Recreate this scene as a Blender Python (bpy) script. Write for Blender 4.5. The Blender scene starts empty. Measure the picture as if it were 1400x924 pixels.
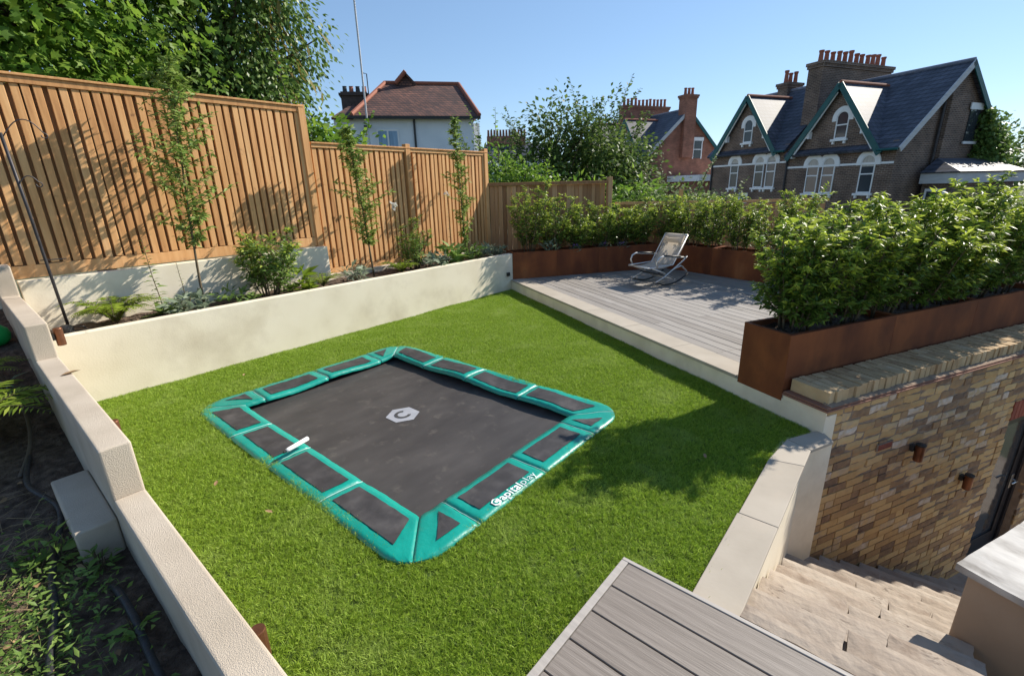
import bpy, bmesh, math, random
import numpy as np
from mathutils import Matrix, Vector, noise as mnoise
random.seed(7); RNG = np.random.default_rng(11)
R = math.radians
scn = bpy.context.scene
COL = scn.collection

# ------------------------------------------------------------------ camera
EYE = Vector((0, 0, 1.92))
rt, up, fw = Vector((.6409, -.7672, -.0249)), Vector((.2484, .1765, .9524)), Vector((.7263, .6166, -.3034))
cam = bpy.data.cameras.new('camera'); cam.lens = 642.77 / 1400 * 36; cam.sensor_width = 36
cam.clip_start = .05; cam.clip_end = 2000
camo = bpy.data.objects.new('camera', cam); COL.objects.link(camo)
fw.normalize(); rt = fw.cross(up).normalized(); up = rt.cross(fw)
camo.matrix_world = Matrix(((rt.x, up.x, -fw.x, EYE.x), (rt.y, up.y, -fw.y, EYE.y), (rt.z, up.z, -fw.z, EYE.z), (0, 0, 0, 1)))
scn.camera = camo
# ------------------------------------------------------------------ sky and sun
SUN_AZ, SUN_EL = R(-19.5), R(34)          # direction to the sun, angle from +X towards +Y
w = bpy.data.worlds.new('World'); scn.world = w; w.use_nodes = True
nt = w.node_tree; nt.nodes.clear()
sky = nt.nodes.new('ShaderNodeTexSky'); sky.sky_type = 'NISHITA'; sky.sun_disc = False
sky.sun_elevation = SUN_EL; sky.sun_rotation = R(90) - SUN_AZ
sky.altitude = 50; sky.air_density = 1.0; sky.dust_density = .05; sky.ozone_density = 7.5
bg = nt.nodes.new('ShaderNodeBackground'); bg.inputs['Strength'].default_value = .15
wo = nt.nodes.new('ShaderNodeOutputWorld')
gm_ = nt.nodes.new('ShaderNodeGamma'); gm_.inputs[1].default_value = .7; nt.links.new(sky.outputs[0], gm_.inputs[0]); nt.links.new(gm_.outputs[0], bg.inputs['Color']); nt.links.new(bg.outputs[0], wo.inputs['Surface'])
sd = bpy.data.lights.new('sun', 'SUN'); sd.energy = 4.5; sd.angle = R(.53); sd.color = (1, .93, .82)
so = bpy.data.objects.new('sun', sd); COL.objects.link(so)
sv = Vector((math.cos(SUN_EL) * math.cos(SUN_AZ), math.cos(SUN_EL) * math.sin(SUN_AZ), math.sin(SUN_EL)))
so.rotation_euler = sv.to_track_quat('Z', 'Y').to_euler()
vs = scn.view_settings; vs.view_transform = 'Standard'; vs.look = 'None'; vs.gamma = 1; vs.exposure = .82
try: vs.use_curve_mapping = False
except Exception: pass
scn.render.engine = 'CYCLES'; scn.cycles.max_bounces = 8; scn.cycles.transparent_max_bounces = 8

# ------------------------------------------------------------------ helpers
TH = R(-27.55); EX = (math.cos(TH), math.sin(TH)); EY = (-math.sin(TH), math.cos(TH))
def D(x, y): return (x * EX[0] + y * EY[0], x * EX[1] + y * EY[1])      # the deck's own axes (x away from the lawn)

class MB:
    def __init__(s): s.v = []; s.f = []
    def add(s, vs, fs):
        n = len(s.v); s.v += [tuple(p) for p in vs]; s.f += [tuple(i + n for i in q) for q in fs]; return s
    def box(s, x0, x1, y0, y1, z0, z1):
        return s.add([(x0,y0,z0),(x1,y0,z0),(x1,y1,z0),(x0,y1,z0),(x0,y0,z1),(x1,y0,z1),(x1,y1,z1),(x0,y1,z1)],
                     [(3,2,1,0),(4,5,6,7),(0,1,5,4),(1,2,6,5),(2,3,7,6),(3,0,4,7)])
    def prism(s, pts, z0, z1):                       # counter-clockwise outline in x,y
        n = len(pts)
        return s.add([(x,y,z0) for x,y in pts] + [(x,y,z1) for x,y in pts],
                     [tuple(range(n))[::-1], tuple(range(n, 2*n))] + [(i,(i+1)%n,(i+1)%n+n,i+n) for i in range(n)])
    def prism_x(s, pts, x0, x1):                     # outline in y,z swept along x
        n = len(pts)
        return s.add([(x0,y,z) for y,z in pts] + [(x1,y,z) for y,z in pts],
                     [tuple(range(n))[::-1], tuple(range(n, 2*n))] + [(i,(i+1)%n,(i+1)%n+n,i+n) for i in range(n)])
    def prism_y(s, pts, y0, y1):                     # outline in x,z swept along y
        n = len(pts)
        return s.add([(x,y0,z) for x,z in pts] + [(x,y1,z) for x,z in pts],
                     [tuple(range(n)), tuple(range(n, 2*n))[::-1]] + [(i,i+n,(i+1)%n+n,(i+1)%n) for i in range(n)])
    def slab(s, a, b, c, d, t):                      # quad a,b,c,d (ccw from above) thickened downwards by t along its normal
        a,b,c,d = [Vector(p) for p in (a,b,c,d)]; n = (b-a).cross(d-a).normalized()*t
        return s.add([a-n,b-n,c-n,d-n,a,b,c,d],[(3,2,1,0),(4,5,6,7),(0,1,5,4),(1,2,6,5),(2,3,7,6),(3,0,4,7)])
    def bar(s, a, b, wd, ht):                        # rectangular bar from a to b
        a,b = Vector(a),Vector(b); t=(b-a).normalized(); u = Vector((0,0,1)) if abs(t.z)<.95 else Vector((1,0,0))
        x=t.cross(u).normalized()*wd/2; y=x.cross(t).normalized()*ht/2
        return s.add([a-x-y,a+x-y,a+x+y,a-x+y,b-x-y,b+x-y,b+x+y,b-x+y],[(0,1,2,3),(7,6,5,4),(4,5,1,0),(5,6,2,1),(6,7,3,2),(7,4,0,3)])
    def tube(s, pts, r, n=8, cap=True):
        pts=[Vector(p) for p in pts]; m=len(pts); rs = r if isinstance(r,(list,tuple)) else [r]*m
        vs=[]; fs=[]; pu=None
        for i,p in enumerate(pts):
            t=(pts[min(i+1,m-1)]-pts[max(i-1,0)])
            t = t.normalized() if t.length>1e-9 else Vector((0,0,1))
            if pu is None:
                u=Vector((0,0,1)) if abs(t.z)<.9 else Vector((1,0,0)); x=t.cross(u).normalized()
            else:
                x=(pu-t*pu.dot(t)); x = x.normalized() if x.length>1e-6 else t.orthogonal().normalized()
            pu=x; y=t.cross(x)
            for k in range(n):
                a=2*math.pi*k/n; vs.append(p+x*math.cos(a)*rs[i]+y*math.sin(a)*rs[i])
        for i in range(m-1):
            for k in range(n): fs.append((i*n+k,i*n+(k+1)%n,(i+1)*n+(k+1)%n,(i+1)*n+k))
        if cap: fs += [tuple(range(n))[::-1], tuple(range((m-1)*n,m*n))]
        return s.add(vs,fs)
    def lathe(s, prof, c=(0,0,0), n=12):             # profile of (radius, z)
        vs=[]; m=len(prof); fs=[]
        for r,z in prof:
            for k in range(n): a=2*math.pi*k/n; vs.append((c[0]+r*math.cos(a),c[1]+r*math.sin(a),c[2]+z))
        for i in range(m-1):
            for k in range(n): fs.append((i*n+k,i*n+(k+1)%n,(i+1)*n+(k+1)%n,(i+1)*n+k))
        fs += [tuple(range(n))[::-1], tuple(range((m-1)*n,m*n))]
        return s.add(vs,fs)
    def grid(s, fn, nu, nv):
        vs=[fn(i/nu,j/nv) for j in range(nv+1) for i in range(nu+1)]; k=nu+1
        return s.add(vs,[(j*k+i,j*k+i+1,(j+1)*k+i+1,(j+1)*k+i) for j in range(nv) for i in range(nu)])
    def mesh(s, name, mat, bevel=0, smooth=False, seg=1):
        me=bpy.data.meshes.new(name); me.from_pydata(s.v,[],s.f)
        if bevel:
            bm=bmesh.new(); bm.from_mesh(me)
            bmesh.ops.bevel(bm,geom=list(bm.edges),offset=bevel,segments=seg,affect='EDGES',profile=.5)
            bm.to_mesh(me); bm.free()
        if smooth: me.polygons.foreach_set('use_smooth',[True]*len(me.polygons))
        me.materials.append(mat); me.update(); return me

def tag(o, label=None, cat=None, group=None, kind=None):
    if label: o['label']=label
    if cat: o['category']=cat
    if group: o['group']=group
    if kind: o['kind']=kind
    return o
def link(name, me, parent=None, loc=(0,0,0), rot=(0,0,0)):
    o=bpy.data.objects.new(name, me); COL.objects.link(o); o.parent=parent; o.location=loc; o.rotation_euler=rot; return o
def part(name, mb, mat, parent=None, bevel=0, smooth=False, seg=1, loc=(0,0,0), rot=(0,0,0), label=None):
    o=link(name, mb.mesh(name,mat,bevel,smooth,seg), parent, loc, rot)
    if label: o['label']=label
    return o
def thing(name, label, cat, loc=(0,0,0), rz=0, group=None):
    o=bpy.data.objects.new(name,None); COL.objects.link(o); o.empty_display_size=.1
    o.location=loc; o.rotation_euler=(0,0,rz); return tag(o,label,cat,group)
def struct(name, mb, mat, kind='structure', **k):
    return tag(part(name, mb, mat, **k), kind=kind)
def fbm(x,y,z=0,o=4): return mnoise.fractal(Vector((x,y,z)),1.0,2.0,o)
def rough_box(x0,x1,y0,y1,z0,z1,step=.06,amp=.006,edge=.008,seed=0):
    """a stone: gridded top with riven relief and uneven edges, straight-ish sides"""
    m=MB(); nx=max(2,int((x1-x0)/step)); ny=max(2,int((y1-y0)/step))
    def jit(a,b): return fbm(a*9+seed,b*9,seed*1.7,3)*edge
    def pos(i,j,z):
        x=x0+(x1-x0)*i/nx; y=y0+(y1-y0)*j/ny
        if i in(0,nx): x+=jit(x+5,y)
        if j in(0,ny): y+=jit(x,y+9)
        return x,y,z
    def top(i,j):
        x,y,_=pos(i,j,0); e=-.4*edge if (i in(0,nx) or j in(0,ny)) else 0
        return x,y,z1+fbm(x*4+seed,y*4,seed,4)*amp+e
    k=nx+1; vs=[top(i,j) for j in range(ny+1) for i in range(nx+1)]
    fs=[(j*k+i,j*k+i+1,(j+1)*k+i+1,(j+1)*k+i) for j in range(ny) for i in range(nx)]
    rim=[(i,0) for i in range(nx)]+[(nx,j) for j in range(ny)]+[(i,ny) for i in range(nx,0,-1)]+[(0,j) for j in range(ny,0,-1)]
    n0=len(vs); L=len(rim)
    for i,j in rim:
        x,y,_=pos(i,j,0); vs.append((x+jit(y,x)*.5,y+jit(x,y+3)*.5,z0))
    for q in range(L):
        a=rim[q]; b=rim[(q+1)%L]; fs.append((a[1]*k+a[0],n0+q,n0+(q+1)%L,b[1]*k+b[0]))
    fs.append(tuple(range(n0,n0+L))[::-1]); return m.add(vs,fs)

# ------------------------------------------------------------------ materials
def mat(name, stops, scale=4, stretch=(1,1,1), detail=6, rough=.85, bump=.0, bscale=60, bdist=.01, rand=.0, metal=0, spec=.4,
        trans=0, coat=0, dirt=None, wave=None, sheen=0, world=False, crack=None):
    m=bpy.data.materials.new(name); m.use_nodes=True; t=m.node_tree; N=t.nodes; L=t.links; N.clear()
    out=N.new('ShaderNodeOutputMaterial'); p=N.new('ShaderNodeBsdfPrincipled')
    tc=N.new('ShaderNodeTexCoord'); oi=N.new('ShaderNodeObjectInfo'); ge=N.new('ShaderNodeNewGeometry')
    rs=N.new('ShaderNodeMath'); rs.operation='ADD'; L.new(oi.outputs['Random'],rs.inputs[0]); L.new(ge.outputs['Random Per Island'],rs.inputs[1])
    fr=N.new('ShaderNodeMath'); fr.operation='FRACT'; L.new(rs.outputs[0],fr.inputs[0])
    off=N.new('ShaderNodeVectorMath'); off.operation='SCALE'; off.inputs[0].default_value=(31,17,23); L.new(fr.outputs[0],off.inputs['Scale'])
    ad=N.new('ShaderNodeVectorMath'); L.new(tc.outputs['Object'],ad.inputs[0]); L.new(off.outputs[0],ad.inputs[1])
    mp=N.new('ShaderNodeMapping'); mp.inputs['Scale'].default_value=stretch; L.new(ad.outputs[0],mp.inputs['Vector'])
    n1=N.new('ShaderNodeTexNoise'); n1.inputs['Scale'].default_value=scale; n1.inputs['Detail'].default_value=detail; L.new(mp.outputs[0],n1.inputs['Vector'])
    fac=n1.outputs['Fac']
    if wave:                                          # wood figure: warped bands across one axis
        wv=N.new('ShaderNodeTexWave'); wv.bands_direction=wave[0]; wv.inputs['Scale'].default_value=wave[1]; wv.inputs['Distortion'].default_value=wave[2]
        wv.inputs['Detail'].default_value=4; wv.inputs['Detail Scale'].default_value=1.2; L.new(mp.outputs[0],wv.inputs['Vector'])
        mx=N.new('ShaderNodeMix'); mx.inputs[0].default_value=wave[3]; L.new(fac,mx.inputs[2]); L.new(wv.outputs['Fac'],mx.inputs[3]); fac=mx.outputs[0]
    st=N.new('ShaderNodeMapRange'); st.inputs[1].default_value=.25; st.inputs[2].default_value=.75; L.new(fac,st.inputs[0]); fac=st.outputs[0]
    if rand:
        mx=N.new('ShaderNodeMix'); mx.inputs[0].default_value=rand; L.new(fac,mx.inputs[2]); L.new(fr.outputs[0],mx.inputs[3]); fac=mx.outputs[0]
    cr=N.new('ShaderNodeValToRGB'); e=cr.color_ramp.elements
    while len(e)<len(stops): e.new(.5)
    for q,(ps,c) in zip(e,stops): q.position=ps; q.color=(*c,1)
    L.new(fac,cr.inputs[0]); colr=cr.outputs[0]
    if dirt:                                          # broad blotches: (colour, scale, low, high, amount)
        n2=N.new('ShaderNodeTexNoise'); n2.inputs['Scale'].default_value=dirt[1]; n2.inputs['Detail'].default_value=8; n2.inputs['Roughness'].default_value=.65
        L.new(ge.outputs['Position'] if world else ad.outputs[0],n2.inputs['Vector'])
        mr=N.new('ShaderNodeMapRange'); mr.inputs[1].default_value=dirt[2]; mr.inputs[2].default_value=dirt[3]; mr.inputs[4].default_value=dirt[4]; L.new(n2.outputs['Fac'],mr.inputs[0])
        mc=N.new('ShaderNodeMix'); mc.data_type='RGBA'; L.new(mr.outputs[0],mc.inputs[0]); L.new(colr,mc.inputs[6]); mc.inputs[7].default_value=(*dirt[0],1); colr=mc.outputs[2]
    if crack:                                         # thin wandering splits: (colour, scale, width)
        mk=N.new('ShaderNodeMapping'); mk.inputs['Scale'].default_value=crack[3]; L.new(ad.outputs[0],mk.inputs['Vector'])
        n3=N.new('ShaderNodeTexNoise'); n3.inputs['Scale'].default_value=crack[1]; n3.inputs['Detail'].default_value=5; n3.inputs['Roughness'].default_value=.62; L.new(mk.outputs[0],n3.inputs['Vector'])
        s1=N.new('ShaderNodeMath'); s1.operation='SUBTRACT'; s1.inputs[1].default_value=.5; L.new(n3.outputs['Fac'],s1.inputs[0])
        s2=N.new('ShaderNodeMath'); s2.operation='ABSOLUTE'; L.new(s1.outputs[0],s2.inputs[0])
        s3=N.new('ShaderNodeMapRange'); s3.inputs[1].default_value=0; s3.inputs[2].default_value=crack[2]; s3.inputs[3].default_value=.85; s3.inputs[4].default_value=0; L.new(s2.outputs[0],s3.inputs[0])
        n4=N.new('ShaderNodeTexNoise'); n4.inputs['Scale'].default_value=crack[1]*1.7; L.new(ad.outputs[0],n4.inputs['Vector'])
        s4=N.new('ShaderNodeMapRange'); s4.inputs[1].default_value=.47; s4.inputs[2].default_value=.6; L.new(n4.outputs['Fac'],s4.inputs[0])
        s5=N.new('ShaderNodeMath'); s5.operation='MULTIPLY'; L.new(s3.outputs[0],s5.inputs[0]); L.new(s4.outputs[0],s5.inputs[1])
        mc=N.new('ShaderNodeMix'); mc.data_type='RGBA'; L.new(s5.outputs[0],mc.inputs[0]); L.new(colr,mc.inputs[6]); mc.inputs[7].default_value=(*crack[0],1); colr=mc.outputs[2]
    L.new(colr,p.inputs['Base Color']); p.inputs['Roughness'].default_value=rough; p.inputs['Metallic'].default_value=metal
    p.inputs['Specular IOR Level'].default_value=spec; p.inputs['Coat Weight'].default_value=coat; p.inputs['Sheen Weight'].default_value=sheen
    if bump:
        nb=N.new('ShaderNodeTexNoise'); nb.inputs['Scale'].default_value=bscale; nb.inputs['Detail'].default_value=5; L.new(mp.outputs[0],nb.inputs['Vector'])
        bu=N.new('ShaderNodeBump'); bu.inputs['Strength'].default_value=bump; bu.inputs['Distance'].default_value=bdist; L.new(nb.outputs['Fac'],bu.inputs['Height']); L.new(bu.outputs[0],p.inputs['Normal'])
    if trans:
        tr=N.new('ShaderNodeBsdfTranslucent'); L.new(colr,tr.inputs['Color']); ms=N.new('ShaderNodeMixShader'); ms.inputs[0].default_value=trans
        L.new(p.outputs[0],ms.inputs[1]); L.new(tr.outputs[0],ms.inputs[2]); L.new(ms.outputs[0],out.inputs['Surface'])
    else: L.new(p.outputs[0],out.inputs['Surface'])
    return m
def leafmat(name, dark, mid, light, trans=.35, rough=.45):
    return mat(name, [(0,dark),(.5,mid),(1,light)], scale=1.5, rand=.75, rough=rough+.08, trans=trans, spec=.35)
def brickmat(name, cols, mortar, sx=1.0):             # far walls only: bricks there are smaller than a few pixels
    m=bpy.data.materials.new(name); m.use_nodes=True; t=m.node_tree; N=t.nodes; L=t.links; p=N['Principled BSDF']
    tc=N.new('ShaderNodeTexCoord'); ge=N.new('ShaderNodeNewGeometry')
    sep=N.new('ShaderNodeSeparateXYZ'); L.new(tc.outputs['Object'],sep.inputs[0])
    su=N.new('ShaderNodeMath'); L.new(sep.outputs[0],su.inputs[0]); L.new(sep.outputs[1],su.inputs[1])
    cb=N.new('ShaderNodeCombineXYZ'); L.new(su.outputs[0],cb.inputs[0]); L.new(sep.outputs[2],cb.inputs[1])
    b=N.new('ShaderNodeTexBrick'); b.inputs['Scale'].default_value=1; b.inputs['Brick Width'].default_value=.235; b.inputs['Row Height'].default_value=.08; b.inputs['Mortar Size'].default_value=.011
    b.inputs['Color1'].default_value=(*cols[0],1); b.inputs['Color2'].default_value=(*cols[1],1); b.inputs['Mortar'].default_value=(*mortar,1); L.new(cb.outputs[0],b.inputs['Vector'])
    n=N.new('ShaderNodeTexNoise'); n.inputs['Scale'].default_value=1.2; n.inputs['Detail'].default_value=8; L.new(tc.outputs['Object'],n.inputs['Vector'])
    mr=N.new('ShaderNodeMapRange'); mr.inputs[1].default_value=.3; mr.inputs[2].default_value=.7; mr.inputs[3].default_value=.65; mr.inputs[4].default_value=1.3; L.new(n.outputs['Fac'],mr.inputs[0])
    vm=N.new('ShaderNodeVectorMath'); vm.operation='SCALE'; L.new(b.outputs['Color'],vm.inputs[0]); L.new(mr.outputs[0],vm.inputs['Scale']); L.new(vm.outputs[0],p.inputs['Base Color'])
    p.inputs['Roughness'].default_value=.9
    return m
def tilemat(name, c1, c2, c3, w, h, rough=.7):        # far roofs
    m=brickmat(name,(c1,c2),c3); b=[n for n in m.node_tree.nodes if n.type=='TEX_BRICK'][0]
    b.inputs['Brick Width'].default_value=w; b.inputs['Row Height'].default_value=h; b.inputs['Mortar Size'].default_value=.022; b.inputs['Mortar Smooth'].default_value=.3
    m.node_tree.nodes['Principled BSDF'].inputs['Roughness'].default_value=rough; return m

m_render = mat('cream_render', [(0,(.68,.60,.45)),(.5,(.76,.68,.53)),(1,(.80,.72,.575))], scale=2.2, rough=.92, bump=.35, bscale=60, bdist=.003, dirt=((.42,.345,.245),1.7,.5,.78,.5))
m_stucco = mat('rough_stucco', [(0,(.43,.36,.275)),(.5,(.52,.44,.345)),(1,(.575,.495,.395))], scale=3, rough=.95, bump=.8, bscale=300, bdist=.006, dirt=((.35,.28,.21),1.6,.5,.8,.5))
m_coping = mat('limestone', [(0,(.31,.268,.215)),(.5,(.385,.338,.276)),(1,(.435,.387,.32))], scale=3, rough=.8, bump=.15, bscale=40, bdist=.004, rand=.25, dirt=((.45,.36,.28),2.2,.55,.8,.4))
m_stone = mat('riven_sandstone', [(0,(.22,.17,.13)),(.35,(.32,.26,.205)),(.7,(.375,.315,.255)),(1,(.43,.37,.305))], scale=6, stretch=(1,1,1), detail=10, rough=.88, bump=.8, bscale=22, bdist=.010, rand=.5, dirt=((.17,.115,.078),3.4,.55,.72,.7), crack=((.07,.045,.03),1.5,.009,(3.2,.7,1)))
m_brownrender = mat('brown_render', [(0,(.27,.20,.148)),(1,(.35,.27,.205))], scale=3, rough=.92, bump=.2, bscale=60, bdist=.003, dirt=((.24,.17,.12),2,.55,.8,.5))
m_capstone = mat('pale_capstone', [(0,(.09,.08,.07)),(.3,(.28,.265,.25)),(.6,(.42,.405,.385)),(1,(.50,.485,.46))], scale=9, stretch=(1,.5,1), detail=9, rough=.7, bump=.4, bscale=22, bdist=.006)
m_deck = mat('weathered_decking', [(0,(.17,.15,.133)),(.5,(.255,.232,.21)),(1,(.34,.315,.29))], scale=3, stretch=(9,.7,9), rough=.75, bump=.35, bscale=9, bdist=.004, rand=.45)
m_board = mat('grey_composite_board', [(0,(.155,.13,.11)),(.5,(.205,.175,.15)),(1,(.26,.225,.195))], scale=9, stretch=(8,.45,8), detail=10, rough=.6, bump=.5, bscale=26, bdist=.003, rand=.12, wave=('X',.9,6.5,.14))
m_trim = mat('grey_deck_edging', [(0,(.33,.30,.27)),(1,(.42,.385,.35))], scale=6, stretch=(5,.5,5), rough=.65, bump=.2, bscale=14)
m_corten = mat('weathered_steel', [(0,(.085,.030,.018)),(.45,(.18,.058,.025)),(.75,(.26,.086,.032)),(1,(.36,.135,.05))], scale=3.2, stretch=(1,1,.4), detail=9, rough=.72, bump=.25, bscale=70, bdist=.002, spec=.15, rand=.2, dirt=((.075,.030,.02),2.2,.5,.7,.55))
m_wood = mat('fence_timber', [(0,(.37,.165,.06)),(.45,(.61,.315,.125)),(.8,(.71,.405,.18)),(1,(.77,.49,.26))], scale=4, stretch=(6,6,.5), detail=7, rough=.8, bump=.3, bscale=10, bdist=.003, rand=.45, dirt=((.20,.09,.04),7,.64,.74,.8))
m_wood2 = mat('brown_fence_timber', [(0,(.19,.085,.036)),(.5,(.41,.215,.10)),(1,(.64,.39,.21))], scale=4, stretch=(6,6,.5), rough=.85, bump=.3, bscale=10, bdist=.003, rand=.72)
m_soil = mat('dark_soil', [(0,(.035,.022,.016)),(.5,(.10,.066,.046)),(1,(.20,.14,.10))], scale=18, detail=9, rough=1, bump=1, bscale=45, bdist=.03)
m_turfbase = mat('turf_backing', [(0,(.03,.05,.008)),(1,(.07,.11,.018))], scale=9, rough=1)
m_grass = mat('turf_blades', [(0,(.05,.095,.008)),(.4,(.245,.385,.032)),(.8,(.41,.555,.065)),(1,(.62,.68,.20))], scale=1.1, rand=.75, rough=.55, trans=.42, spec=.3, world=True, dirt=((.50,.60,.18),2.1,.5,.72,.5))
m_pad = mat('green_vinyl', [(0,(.0,.20,.155)),(.5,(.0,.26,.205)),(1,(.006,.31,.245))], scale=2.5, rough=.4, bump=.4, bscale=26, bdist=.008, spec=.5, rand=.2, dirt=((.05,.22,.17),9,.6,.8,.5))
m_vent = mat('black_vent_mesh', [(0,(.022,.02,.021)),(.5,(.04,.037,.038)),(1,(.075,.07,.07))], scale=9, rough=.6, bump=.3, bscale=220, bdist=.002, rand=.3, dirt=((.12,.11,.105),5,.55,.8,.6))
m_mat = mat('black_jump_mat', [(0,(.036,.032,.031)),(.5,(.05,.045,.043)),(1,(.07,.063,.06))], scale=2.2, stretch=(1,2.5,1), detail=10, rough=.55, bump=.15, bscale=180, bdist=.002, dirt=((.13,.115,.10),7,.57,.72,.55))
m_logo = mat('grey_print', [(0,(.26,.27,.30)),(1,(.34,.35,.385))], scale=12, rough=.6)
m_dark = mat('dark_print', [(0,(.045,.045,.048)),(1,(.06,.06,.06))], scale=12, rough=.6)
m_white = mat('white_paint', [(0,(.70,.70,.70)),(1,(.80,.80,.79))], scale=4, rough=.55, dirt=((.5,.48,.44),1.5,.55,.8,.35))
m_plastic = mat('white_plastic', [(0,(.78,.78,.77)),(1,(.84,.84,.83))], scale=4, rough=.35)
m_print = mat('white_lettering', [(0,(.8,.8,.8)),(1,(.84,.84,.84))], scale=4, rough=.5)
m_seam = mat('pale_piping', [(0,(.25,.52,.46)),(1,(.40,.62,.57))], scale=6, rough=.4)
m_black = mat('black_plastic', [(0,(.014,.014,.015)),(1,(.03,.03,.03))], scale=8, rough=.5, rand=.2)
m_steel = mat('brushed_steel', [(0,(.45,.45,.45)),(1,(.6,.6,.6))], scale=8, rough=.28, metal=1)
m_chrome = mat('pale_tube', [(0,(.60,.585,.56)),(1,(.68,.66,.63))], scale=8, rough=.35, metal=.6)
m_sling = mat('beige_sling', [(0,(.60,.52,.43)),(1,(.70,.62,.52))], scale=60, rough=.75, bump=.2, bscale=200, bdist=.002, trans=.42)
m_sling2 = mat('grey_sling_band', [(0,(.34,.31,.29)),(1,(.42,.39,.36))], scale=60, rough=.75, trans=.3)
m_copper = mat('aged_copper', [(0,(.10,.04,.022)),(1,(.30,.13,.07))], scale=9, rough=.45, metal=.7)
m_iron = mat('dark_iron', [(0,(.03,.028,.03)),(1,(.07,.065,.07))], scale=9, rough=.5, metal=.5)
m_glass = mat('window_glass', [(0,(.02,.025,.03)),(1,(.05,.06,.07))], scale=.8, rough=.08, spec=.5)
m_blind = mat('pale_curtain', [(0,(.34,.31,.27)),(1,(.5,.47,.42))], scale=2, stretch=(6,6,.5), rough=.4, spec=.5)
m_doorm = mat('dark_door', [(0,(.013,.013,.016)),(1,(.022,.022,.026))], scale=3, rough=.35)
m_mortar = mat('lime_mortar', [(0,(.19,.135,.095)),(1,(.31,.23,.165))], scale=14, detail=8, rough=1, bump=.6, bscale=60, bdist=.006)
m_brick = mat('reclaimed_stock_brick', [(0,(.07,.045,.035)),(.06,(.16,.10,.066)),(.22,(.31,.19,.10)),(.5,(.47,.295,.125)),(.76,(.57,.39,.185)),(.84,(.46,.33,.2)),(1,(.68,.60,.53))], scale=14, rand=.82, detail=9, rough=.92, bump=.7, bscale=38, bdist=.006, dirt=((.42,.33,.24),16,.6,.74,.5))
m_cbrick = mat('coping_stock_brick', [(0,(.30,.19,.10)),(.4,(.42,.29,.155)),(.8,(.51,.37,.21)),(1,(.56,.45,.31))], scale=9, rand=.55, rough=.92, bump=.6, bscale=38, bdist=.006)
m_redbrick = mat('red_brick', [(0,(.20,.05,.03)),(1,(.36,.11,.065))], scale=9, rand=.6, rough=.9, bump=.4, bscale=38)
m_tile = mat('creasing_tile', [(0,(.17,.075,.045)),(1,(.29,.14,.09))], scale=9, rand=.6, rough=.9, bump=.4, bscale=40)
m_bark = mat('bark', [(0,(.05,.035,.026)),(1,(.15,.115,.085))], scale=14, stretch=(3,3,.6), rough=.95, bump=.6, bscale=30)
m_stem = mat('green_brown_stem', [(0,(.06,.045,.025)),(1,(.16,.12,.07))], scale=14, stretch=(3,3,.6), rough=.9)
m_hose = mat('black_hose', [(0,(.014,.014,.016)),(1,(.035,.035,.038))], scale=20, rough=.5, bump=.5, bscale=40)
m_drip = mat('brown_drip_pipe', [(0,(.07,.05,.035)),(1,(.12,.09,.065))], scale=12, rough=.6)
m_ball = mat('green_ball', [(0,(.0,.28,.05)),(1,(.01,.36,.08))], scale=4, rough=.3)
m_dead = mat('dead_leaf', [(0,(.16,.085,.035)),(1,(.36,.24,.13))], scale=4, rand=.8, rough=.9)
m_straw = mat('dry_straw', [(0,(.20,.14,.07)),(1,(.36,.27,.15))], scale=4, rand=.8, rough=.9)
L_hedge = leafmat('laurel_leaf', (.036,.08,.016),(.122,.208,.032),(.225,.32,.056),.45,.28)
L_young = leafmat('young_laurel_leaf', (.24,.34,.03),(.36,.45,.05),(.50,.55,.11),.48,.34)
L_tree = leafmat('maple_leaf', (0.07, 0.154, 0.021),(0.147, 0.266, 0.034),(0.28, 0.406, 0.056),0.5,0.42)
L_ivy = leafmat('ivy_leaf', (0.053, 0.112, 0.027),(0.12, 0.203, 0.045),(0.24, 0.33, 0.083),0.38,0.36)
L_ivyb = leafmat('browning_ivy', (.16,.11,.035),(.27,.21,.06),(.38,.30,.10),0.35,0.5)
L_far = leafmat('apple_leaf', (0.043, 0.081, 0.019),(0.092, 0.151, 0.032),(0.184, 0.253, 0.065),0.43,0.45)
L_far2 = leafmat('silver_bush_leaf', (0.104, 0.156, 0.058),(0.195, 0.26, 0.111),(0.338, 0.403, 0.208),0.43,0.5)
L_fern = leafmat('fern_frond', (0.143, 0.221, 0.023),(0.26, 0.364, 0.039),(0.403, 0.481, 0.078),0.48000000000000004,0.5)
L_bed = leafmat('bed_plant_leaf', (0.09, 0.158, 0.033),(0.165, 0.27, 0.053),(0.3, 0.405, 0.105),0.43,0.45)
L_grey = leafmat('grey_green_leaf', (0.13, 0.182, 0.111),(0.234, 0.293, 0.195),(0.364, 0.416, 0.299),0.38,0.55)
L_lime = leafmat('lime_leaf', (.12,.19,.015),(.19,.28,.02),(.27,.36,.04),.4,.45)
L_slim = leafmat('slim_tree_leaf', (0.119, 0.196, 0.037),(0.221, 0.323, 0.068),(0.374, 0.476, 0.136),0.43,0.42)
L_purple = leafmat('violet_flower', (.12,.05,.22),(.2,.1,.36),(.3,.2,.5),.3,.6)
L_whitef = leafmat('white_flower', (.6,.6,.58),(.7,.7,.68),(.8,.8,.78),.3,.6)
m_bstock = brickmat('sooty_stock_brick', ((.075,.045,.034),(.15,.09,.062)), (.25,.20,.16))
m_bred = brickmat('soft_red_brick', ((.22,.075,.045),(.31,.115,.07)), (.24,.15,.11))
m_slate = tilemat('welsh_slate', (.05,.056,.076),(.09,.096,.125),(.02,.022,.03),.32,.2,.62)
m_clay = tilemat('old_clay_tile', (.085,.042,.034),(.20,.085,.055),(.035,.02,.017),.2,.13,.75)
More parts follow.
